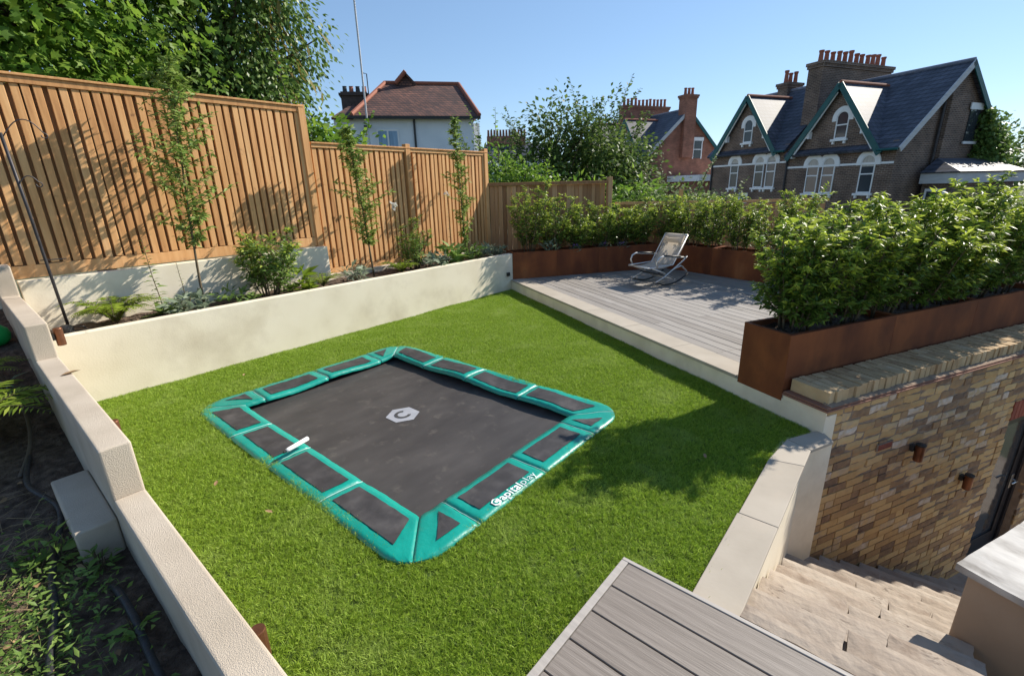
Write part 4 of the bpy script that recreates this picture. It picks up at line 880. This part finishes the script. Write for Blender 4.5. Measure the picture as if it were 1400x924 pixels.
# ================================================================== HOUSES
def arch_window(t,y,z0,z1,w,par_mat=m_white,glass=m_glass,surround=.215,sill=True,x=0.0,curtain=False):
    """round headed sash window in the front wall (x = wall face), y centre, z0 sill, z1 crown of the opening"""
    r=w/2; zs=z1-r; n=12
    def archpts(rr,zb,extra=0): return [(y+rr,zb)]+[(y+rr*math.cos(math.pi*k/n),zs+rr*math.sin(math.pi*k/n)) for k in range(n+1)]+[(y-rr,zb)]
    ro=r+surround; fo=[(ro*math.cos(math.pi*k/n),ro*math.sin(math.pi*k/n)) for k in range(n+1)]; fi=[(r*math.cos(math.pi*k/n),r*math.sin(math.pi*k/n)) for k in range(n+1)]
    m=MB(); vs=[]
    drop=.14
    ol=[(y+ro,zs-drop)]+[(y+a,zs+b) for a,b in fo]+[(y-ro,zs-drop)]; il=[(y+r+.01,zs-drop)]+[(y+a,zs+b) for a,b in fi]+[(y-r-.01,zs-drop)]
    k=len(ol); vs=[(x-.05,a,b) for a,b in ol]+[(x-.05,a,b) for a,b in il]+[(x+.02,a,b) for a,b in ol]+[(x+.02,a,b) for a,b in il]
    fs=[]
    for i in range(k-1): fs+=[(i,i+1,k+i+1,k+i),(2*k+i,2*k+i+1,i+1,i),(k+i,k+i+1,3*k+i+1,3*k+i)]
    fs+=[(0,k,3*k,2*k),(k-1,2*k-1,4*k-1,3*k-1)]
    m.add(vs,fs); wd=part('window_arch',m,m_white,t)
    part('pane',MB().prism_x([(a,b) for a,b in archpts(r-.02,z0+.02)],x-.004,x+.01),glass,wd)
    if curtain: part('curtain',MB().prism_x([(a,b) for a,b in archpts(r-.05,zs-rnd(.0,.22))],x-.0075,x-.0045),m_blind,wd)
    f=MB(); f.box(x-.03,x+.01,y-r,y-r+.05,z0,zs); f.box(x-.03,x+.01,y+r-.05,y+r,z0,zs); f.box(x-.032,x+.01,y-r+.051,y+r-.051,(z0+z1)/2-.03,(z0+z1)/2+.03); f.box(x-.03,x+.01,y-r+.051,y+r-.051,z0,z0+.06)
    n2=10
    for k2 in range(n2):
        a0,a1=math.pi*k2/n2,math.pi*(k2+1)/n2; f.bar((x-.012,y+(r-.025)*math.cos(a0),zs+(r-.025)*math.sin(a0)),(x-.012,y+(r-.025)*math.cos(a1),zs+(r-.025)*math.sin(a1)),.045,.05)
    part('frame',f,m_white,wd)
    if sill:
        s=MB().box(x-.14,x,y-r-.1,y+r+.1,z0-.11,z0-.003); s.box(x-.10,x-.001,y-r-.02,y-r+.08,z0-.24,z0-.112); s.box(x-.10,x-.001,y+r-.08,y+r+.02,z0-.24,z0-.112); part('sill',s,m_white,wd)
def gothic_house(label,x0,y0,dz,W,bm,gc,wins,attic,right_end=True,left_end=False,stack=None,small=None,group=None):
    """x0,y0: right front corner in deck axes; local x = depth, y = along the street"""
    t=thing('brick_house',label,'house',(*D(x0,y0),GZ),TH,group); Z=-GZ+dz
    EZ,RZ,RX,DP=3.5+Z,6.97+Z,3.95,7.9
    wb=MB().box(0,DP,0,W,-1.2,EZ); part('wall',wb,bm,t)
    gl=[(0,EZ+.002),(DP,EZ+.002),(RX,RZ-.1)]
    part('gable_wall',MB().prism_y(gl,.0,.25),bm,t)
    if left_end: part('gable_wall',MB().prism_y(gl,W-.25,W),bm,t)
    ya=-.22 if right_end else 0; yb=W+(.22 if left_end else 0); sl=(RZ-EZ)/RX; ov=.32
    part('roof',MB().slab((RX,ya,RZ),(RX,yb,RZ),(-ov,yb,EZ-ov*sl),(-ov,ya,EZ-ov*sl),.12).slab((RX,yb,RZ),(RX,ya,RZ),(DP+ov,ya,EZ-ov*sl),(DP+ov,yb,EZ-ov*sl),.12),m_slate,t)
    part('ridge_tiles',MB().tube([(RX,ya,RZ+.02),(RX,yb,RZ+.02)],.09,8),m_lead,t)
    if right_end:
        part('bargeboard',MB().slab((RX,ya-.05,RZ+.02),(RX,ya-.002,RZ+.02),(-ov,ya-.002,EZ-ov*sl+.02),(-ov,ya-.05,EZ-ov*sl+.02),.26),m_fascia,t); part('bargeboard',MB().slab((RX,ya-.002,RZ+.02),(RX,ya-.05,RZ+.02),(DP+ov,ya-.05,EZ-ov*sl+.02),(DP+ov,ya-.002,EZ-ov*sl+.02),.26),m_teal,t)
    part('gutter',MB().tube([(-ov-.03,ya,EZ-ov*sl-.05),(-ov-.03,gc-2.3,EZ-ov*sl-.05)],.06,8),m_teal,t)
    # front gable
    hw,GA=2.1,6.42+Z; gz=EZ-.02; gs=(GA-gz)/hw
    part('front_gable',MB().prism_x([(gc-hw,gz),(gc+hw,gz),(gc,GA-.08)],-.02,.28),bm,t)
    xr=(GA-EZ)/sl; gr=MB(); o=.30
    gl_=part('gable_roof',gr.slab((xr,gc,GA),(-o,gc,GA),(-o,gc-hw-.28,gz-.28*gs),(.0,gc-hw-.28,gz-.28*gs),.1).slab((-o,gc,GA),(xr,gc,GA),(.0,gc+hw+.28,gz-.28*gs),(-o,gc+hw+.28,gz-.28*gs),.1),m_slate,t)
    part('ridge_tiles',MB().tube([(-o,gc,GA+.02),(xr,gc,GA+.02)],.085,8),m_ridge,gl_)
    for s in(-1,1):
        b=MB().bar((-o-.03,gc,GA-.06),(-o-.03,gc+s*(hw+.3),gz-.3*gs-.06),.05,.26); part('bargeboard',b,m_teal,t)
        b=MB().bar((-o+.04,gc+s*.12,GA-.40),(-o+.04,gc+s*(hw-.05),gz-.02-.24),.05,.12); part('trim_board',b,m_white,t)
        part('finial_block',MB().box(-o+.05,-.02,gc+s*1.35-.05,gc+s*1.35+.05,gz+.75-.25,gz+.75+.1),m_white,t)
        part('eave_bracket',MB().box(-.28,0,gc+s*(hw+.05)-.06,gc+s*(hw+.05)+.06,gz-.42,gz-.12),m_white,t)
    part('string_course',MB().box(-.035,.0,.02,W-.02,2.56+Z,2.66+Z),m_white,t)
    for i,(y,w) in enumerate(wins): arch_window(t,y,1.26+Z,3.02+Z,w*1.08,curtain=True,x=-.004*i)
    arch_window(t,attic,3.86+Z,5.14+Z,.62,x=-.021)
    part('lower_band',MB().box(-.06,.0,wins[0][0]-.6,wins[1][0]+.6,.35+Z,.95+Z),m_white,t)
    part('drainpipe',MB().tube([(-.07,W-.08,EZ-.35),(-.07,W-.08,-1)],.05,8),m_iron,t)
    def chimney(name,xa,xb,yc,wd,z0,z1,npots,along='x'):
        c=part(name,MB().box(xa,xb,yc-wd/2,yc+wd/2,z0,z1-.3).box(xa-.06,xb+.06,yc-wd/2-.06,yc+wd/2+.06,z1-.295,z1-.16).box(xa-.11,xb+.11,yc-wd/2-.11,yc+wd/2+.11,z1-.155,z1),bm,t)
        pm=MB().lathe([(.14,0),(.125,.1),(.105,.52),(.135,.56),(.135,.64),(.10,.64)],(0,0,0),10).mesh('chimney_pot',m_ridge)
        for i in range(npots):
            o=link('chimney_pot',pm,c,(xa+(xb-xa)*(i+.5)/npots,yc+rnd(-.03,.03),z1)); o.scale=(1,1,rnd(.85,1.15))
    if stack: chimney('chimney',stack[0],stack[1],stack[2],.85,EZ-.5,7.95+Z,stack[3])
    if small: chimney('chimney',small[0],small[1],small[2],small[3],EZ-.5,small[4]+Z,3)
    return t,Z
hA,Z=gothic_house('dark brick Victorian house with steep gable and ivied side wall, at the right',25.0,14.46,0,5.54,m_bstock,2.95,((3.9,.62),(3.05,.62),(1.12,.62)),2.72,True,False,(1.2,6.9,5.54,12),None,'Victorian houses across the street')
# side of that house: chimney breast, window, white canopied extension, ivy
part('chimney_breast',MB().box(2.75,4.05,-.30,-.002,-1,5.55+Z),m_bstock,hA)
sw=part('side_window',MB().box(4.95,5.75,-.05,-.003,3.55+Z,4.95+Z),m_glass,hA); part('sill',MB().box(4.8,5.9,-.12,-.052,3.42+Z,3.54+Z),m_white,sw); part('lintel',MB().box(4.8,5.9,-.10,-.052,4.96+Z,5.25+Z),m_white,sw)
part('drainpipe',MB().tube([(2.6,-.12,5.2+Z),(2.6,-.12,-1)],.06,8),m_iron,hA)
ex_=part('extension',MB().box(1.9,7.0,-1.5,-.31,-1,1.62+Z),m_bstock,hA); part('fascia',MB().box(1.6,7.2,-1.75,-.31,1.63+Z,2.12+Z),m_fascia,ex_); part('roof',MB().slab((1.5,-1.85,2.13+Z),(7.3,-1.85,2.13+Z),(6.6,-.32,2.75+Z),(2.6,-.32,2.75+Z),.06).slab((1.5,-.32,2.13+Z),(1.5,-1.85,2.13+Z),(2.6,-.34,2.75+Z),(2.6,-.32,2.75+Z),.06),m_slate,ex_)
part('door_frame',MB().box(1.82,1.898,-1.3,-.5,-.5,1.4+Z),m_white,ex_); part('pane',MB().box(1.80,1.819,-1.2,-.6,-.4,1.28+Z),m_glass,ex_)
k=5200; iv=np.stack([5.7+RNG.random(k)*2.7,-.02-np.abs(RNG.normal(0,.34,k)),1.7+Z+RNG.random(k)*3.3],1); keep=iv[:,2]<7.05+Z-.80*(iv[:,0]-3.6); iv=iv[keep]; k=len(iv)
link('ivy',leaf_mesh('ivy',iv,RNG.normal(0,1,(k,3))+np.array([0,-.6,-.5]),.16+.12*RNG.random(k),L_ivy,T_DIA),hA)
gothic_house('dark brick Victorian house with sunlit gable roof, joined to the left of the ivied one',25.0,20.0,.32,5.5,m_bstock,2.95,((3.6,.58),(1.75,.58),(.95,.58)),2.85,False,True,None,(3.6,4.8,3.9,.7,7.45),'Victorian houses across the street')
hC,Z3=gothic_house('red brick house with side gable beyond the apple trees',27.6,35.6,1.12,5.54,m_bred,3.2,((4.1,.62),(3.2,.62),(1.12,.62)),2.9,True,False,(1.0,6.2,5.6,12),(3.4,4.6,.1,.9,8.05),'red brick houses further up the street')
sw=part('side_window',MB().box(4.9,5.75,-.05,-.003,3.0+Z3-.05,4.4+Z3),m_glass,hC); part('frame',MB().box(4.8,4.89,-.09,-.003,2.9+Z3,4.4+Z3).box(5.76,5.85,-.09,-.003,2.9+Z3,4.4+Z3).box(4.891,5.759,-.09,-.051,3.65+Z3,3.72+Z3),m_white,sw); part('lintel',MB().box(4.7,5.95,-.10,-.051,4.41+Z3,4.7+Z3),m_white,sw)
e3=part('extension',MB().box(2.5,9.5,-3.6,-.003,-1,.95+Z3),m_bred,hC); part('fascia',MB().box(2.2,9.8,-3.9,-.003,.96+Z3,1.45+Z3),m_white,e3); part('window',MB().box(7.6,8.9,-3.66,-3.602,-.2+Z3,.55+Z3),m_white,e3)
gothic_house('red brick house mostly hidden behind the apple trees',27.6,41.2,1.4,5.5,m_bred,2.95,((3.6,.58),(1.75,.58),(.95,.58)),2.85,False,True,None,None,'red brick houses further up the street')

# white rendered house with the clay tiled roof
WA=R(49.9)
def PA(az,r): return (math.cos(R(az))*r,math.sin(R(az))*r)
wc=PA(50.2,28.0); t=thing('white_house','pale rendered house with brown clay tiled roof above the lower fence','house',(*wc,GZ),WA-R(90)+R(2))
# local x = to the right seen from the garden, y = away
Zw=-GZ; e=5.68+Zw; W2=3.05; DPw=7.0
part('wall',MB().box(-W2-1.2,W2,0,DPw,-1,e),m_wrender,t)
part('bay',MB().box(W2+.002,W2+.42,.6,4,-1,e-.25),m_white,t)
rz=7.85+Zw
part('roof',MB().slab((-W2-.25,-.35,e),(W2+.3,-.35,e),(W2-.35,3.2,rz),(-1.55,3.2,rz),.12).slab((W2+.3,7.35,e),(-W2-.25,7.35,e),(-1.55,3.2,rz),(W2-.35,3.2,rz),.12).slab((W2+.3,-.35,e),(W2+.3,7.35,e),(W2-.35,3.25,rz),(W2-.35,3.15,rz),.12).slab((-W2-.25,7.35,e),(-W2-.25,-.35,e),(-1.55,3.15,rz),(-1.55,3.25,rz),.12),m_clay,t)
part('roof_gablet',MB().slab((-.35,2.75,8.38+Zw),(-.35,4.6,8.38+Zw),(-.95,4.6,7.8+Zw),(-.95,2.95,7.8+Zw),.1).slab((-.35,4.6,8.38+Zw),(-.35,2.75,8.38+Zw),(.25,2.95,7.8+Zw),(.25,4.6,7.8+Zw),.1).add([(-.9,3.0,7.7+Zw),(.2,3.0,7.7+Zw),(-.35,3.0,8.3+Zw)],[(0,1,2)]),m_clay,t)
for a,b in(((-W2-.25,-.35,e+.05),(-1.55,3.2,rz+.05)),((-1.55,3.2,rz+.05),(W2-.35,3.2,rz+.05)),((W2+.3,-.35,e+.05),(W2-.35,3.2,rz+.05)),((-.35,2.75,8.42+Zw),(-.95,2.95,7.84+Zw))): part('ridge_tiles',MB().tube([a,b],.11,7),m_ridge,t)
part('gutter',MB().box(-W2-.35,W2+.35,-.46,-.34,e-.16,e-.02),m_black,t); part('drainpipe',MB().tube([(-.15,-.06,e-.15),(-.15,-.06,0)],.055,8),m_black,t)
wn=part('window',MB().box(-2.15,-1.0,-.05,-.002,3.3+Zw,5.05+Zw),m_white,t); m_bluepane=mat('blue_curtain_sky_pane',[(0,(.12,.22,.34)),(1,(.26,.40,.55))],scale=2,stretch=(5,5,.6),rough=.2,spec=.6)  # pane blue covers the curtain and a sky reflection painted into the colour
part('pane',MB().box(-2.07,-1.62,-.062,-.051,3.4+Zw,4.97+Zw),m_bluepane,wn); part('pane',MB().box(-1.53,-1.08,-.062,-.051,3.4+Zw,4.97+Zw),m_bluepane,wn)
wn=part('window',MB().box(W2+.421,W2+.46,1.0,1.5,4.2+Zw,5.2+Zw),m_glass,t)
ch=part('chimney',MB().box(-3.95,-2.55,2.0,3.0,e-.2,7.2+Zw).box(-4.05,-2.45,1.9,3.1,7.0+Zw,7.12+Zw),mat('dark_chimney_brick',[(0,(.05,.035,.03)),(1,(.09,.06,.05))],scale=5),t)
for i in range(4): part('chimney_pot',MB().lathe([(.13,0),(.11,.3),(.13,.34)],(-3.75+i*.35,2.5,7.2+Zw),9),m_ridge if i%2 else m_black,ch)
part('lean_to_roof',MB().slab((-4.3,-.4,e-.1),(-W2-.2,-.4,e-.1),(-2.7,2.1,6.6+Zw),(-3.4,2.1,6.6+Zw),.12),m_clay,t)
t=thing('aerial_mast','tall thin aerial mast strapped to the wall of the white house','aerial',(*PA(55.45,27.55),3.2),WA-R(90))
part('mast',MB().tube([(0,0,0),(0,0,8.0)],.045,8),m_fascia,t); part('bracket',MB().box(-.2,.05,-.03,.35,1.9,2.0).box(-.2,.05,-.03,.35,.4,.5),m_iron,t)
for i in range(7): part('aerial_element',MB().tube([(.1+i*.16,-.28,7.75),(.1+i*.16,.28,7.75)],.014,5),m_fascia,t)
part('aerial_boom',MB().tube([(-.1,0,7.75),(1.25,0,7.75)],.02,6),m_fascia,t)
t=thing('thin_aerial','thin bent aerial beside the chimney of the white house','aerial',(*PA(55.0,30.6),5.2),WA-R(90)); part('rod',MB().tube([(0,0,0),(0,0,3.0),(-.25,0,3.05)],.03,6),m_iron,t)
# far terrace
t=thing('terrace_house','distant terrace with a long dark red chimney row behind the trees','house',(*PA(40.3,62),GZ),R(40.3-90))
zt=-GZ+5.4
part('wall',MB().box(-3,6,0,8,-1,zt),m_wrender,t); part('roof',MB().slab((-3,-.3,zt),(6,-.3,zt),(6,4,zt+2.0),(-3,4,zt+2.0),.2).slab((6,8.3,zt),(-3,8.3,zt),(-3,4,zt+2.0),(6,4,zt+2.0),.2),m_slate,t)
ch=part('chimney',MB().box(-2.6,2.4,3.4,4.6,zt,zt+2.9),m_bred,t)
for i in range(13): part('chimney_pot',MB().lathe([(.16,0),(.12,.75),(.15,.8)],(-2.4+i*.39,4,zt+2.9),8),m_bred,ch)

# ================================================================== TREES
random.seed(5); GT=-GZ
tree('maple_tree','bright green broad leaved tree above the tall fence at the upper left',(1.6,10.2,GZ),[(0,0,0),(.1,0,2.5),(0,.1,4.5),(-.3,0,6.5)],
     [((-.9,-.9,6.6),(2.1,1.5,1.6),150),((.5,-.6,7.6),(1.6,1.5,1.6),120),((-1.9,-1.1,8.0),(1.7,1.5,1.5),110),((.2,-.3,5.9),(1.7,1.2,.9),70),((.3,.2,9.0),(1.8,1.6,1.2),90)],.12,L_tree,T_STAR,clump=.28,per=30,trunk_r=.2)
iv=[((0,-.2,4.6),(1.2,1.1,1.2),70),((-.3,-.3,6.0),(1.45,1.2,1.5),140),((.35,-.2,7.2),(1.35,1.2,1.4),140),((-.2,-.2,8.6),(1.5,1.3,1.4),130),((-1.6,-.2,7.6),(1.3,1.1,1.8),110),((-1.7,-.2,5.9),(1.2,1.0,1.2),80),((.4,-.3,9.8),(1.4,1.2,1.0),60)]
tI=tree('ivy_clad_tree','tall tree hung with ivy above the right end of the tall fence',(4.38,10.6,GZ),[(0,0,0),(.1,.1,3),(-.1,0,6),(.1,0,9.5)],iv,.10,L_ivy,T_DIA,clump=.24,per=50,trunk_r=.28,droop=1.2)
k=520; a=RNG.random(k)*6.283; P=np.stack([.55+RNG.normal(0,.22,k),-.5+RNG.normal(0,.5,k),5.4+RNG.random(k)*4.6],1); link('browning_fronds',leaf_mesh('browning_fronds',P,np.stack([RNG.normal(.4,.5,k),RNG.normal(-.3,.5,k),-1.2+0*a],1),.18+.22*RNG.random(k),L_ivyb,T_SLIM),tI)
tree('elder_bush','leafy bush filling the gap between the two slatted fences',(4.95,8.6,GZ),[(0,0,0),(0,0,2.5),(.1,0,4.0)],[((-.25,0,5.2),(.6,.5,.75),70),((.25,-.1,4.9),(.75,.5,.6),70),((.0,0,4.4),(.9,.5,.5),50)],.13,L_tree,T_DIA,clump=.2,per=22,trunk_r=.07,cat='bush',sprays=4)
tree('apple_tree','dense green tree behind the brown fence, left of the red brick house',(13.6,9.9,GZ),[(0,0,0),(.1,0,1.6),(0,.1,3.2)],
     [((0,-.2,4.6),(2.0,1.6,1.5),240),((.8,-1.4,5.2),(1.3,1.3,1.6),190),((-1.2,1.3,4.6),(1.4,1.3,1.3),130),((.3,-.4,6.0),(1.0,1.0,1.1),100)],.15,L_far,T_DIA,'trees beyond the brown fence',clump=.28,per=18,trunk_r=.16,sprays=34)
tree('apple_tree','looser tree with long shoots in front of the red brick house',(15.9,8.7,GZ),[(0,0,0),(.1,0,1.6),(0,.1,3.2)],
     [((0,0,5.0),(1.2,1.4,1.5),170),((.2,-.7,4.3),(.9,.9,1.0),90),((-.2,-.6,3.6),(1.3,1.5,.9),110)],.15,L_far,T_DIA,'trees beyond the brown fence',clump=.28,per=17,trunk_r=.14,sprays=30)
tree('lime_green_bush','light green bush at the right end of the lower slatted fence',(9.6,8.4,GZ),[(0,0,0),(0,0,2.0),(.1,0,3.4)],[((0,0,4.5),(.8,.8,.85),90),((.7,-.6,4.3),(.8,.7,.8),80)],.11,L_tree,T_DIA,'bushes beyond the fences',clump=.2,per=24,trunk_r=.06,cat='bush',sprays=3)
tree('fig_bush','big leaved bright green bush just over the brown fence',(11.4,7.0,GZ),[(0,0,0),(0,0,2.0),(.1,0,3.4)],[((-.3,.5,3.9),(.9,.9,.7),50),((.5,-.4,3.9),(.9,.9,.75),60),((1.0,-1.2,3.7),(.8,.8,.8),50)],.2,L_tree,T_LEAF,'bushes beyond the fences',clump=.24,per=17,trunk_r=.06,cat='bush')
tree('silver_bush','pale silvery bush in front of the red extension',(14.0,5.6,GZ),[(0,0,0),(0,0,1.5),(.1,0,3.0)],[((0,0,3.7),(1.1,1.1,.8),90),((.5,-.9,3.3),(1.0,1.0,.7),70)],.11,L_far2,T_DIA,'bushes beyond the fences',clump=.22,per=26,trunk_r=.06,cat='bush',sprays=6)
tree('hedge_bush','dark hedge behind the low rail fence',(12.6,4.6,GZ),[(0,0,0),(0,0,1.5),(.1,0,3.0)],[((0,0,3.3),(1.0,1.3,.9),80),((.6,-1.6,2.9),(1.0,1.3,.9),80),((-.6,1.2,3.4),(.9,.9,.8),60)],.11,L_far,T_DIA,'bushes beyond the fences',clump=.22,per=26,trunk_r=.06,cat='bush')
tree('distant_tree','small far tree at the right edge of the picture',(46,-3.5,GZ),[(0,0,0),(0,0,2.0),(.1,0,4)],[((0,0,5.6),(3.4,3.6,1.8),120)],.3,L_far,T_DIA,None,clump=.6,per=24,trunk_r=.2)
t=thing('garage_roof','low brown shed roof beyond the hedge at the right edge','shed',(*D(31,6.8),GZ),TH); part('wall',MB().box(0,6,-8,4,0,3.3),m_bred,t); part('roof',MB().slab((-.4,4.2,3.35),(-.4,-8.2,3.35),(3,-8.2,4.4),(3,4.2,4.4),.1).slab((6.4,-8.2,3.35),(6.4,4.2,3.35),(3,4.2,4.4),(3,-8.2,4.4),.1),m_clay,t)
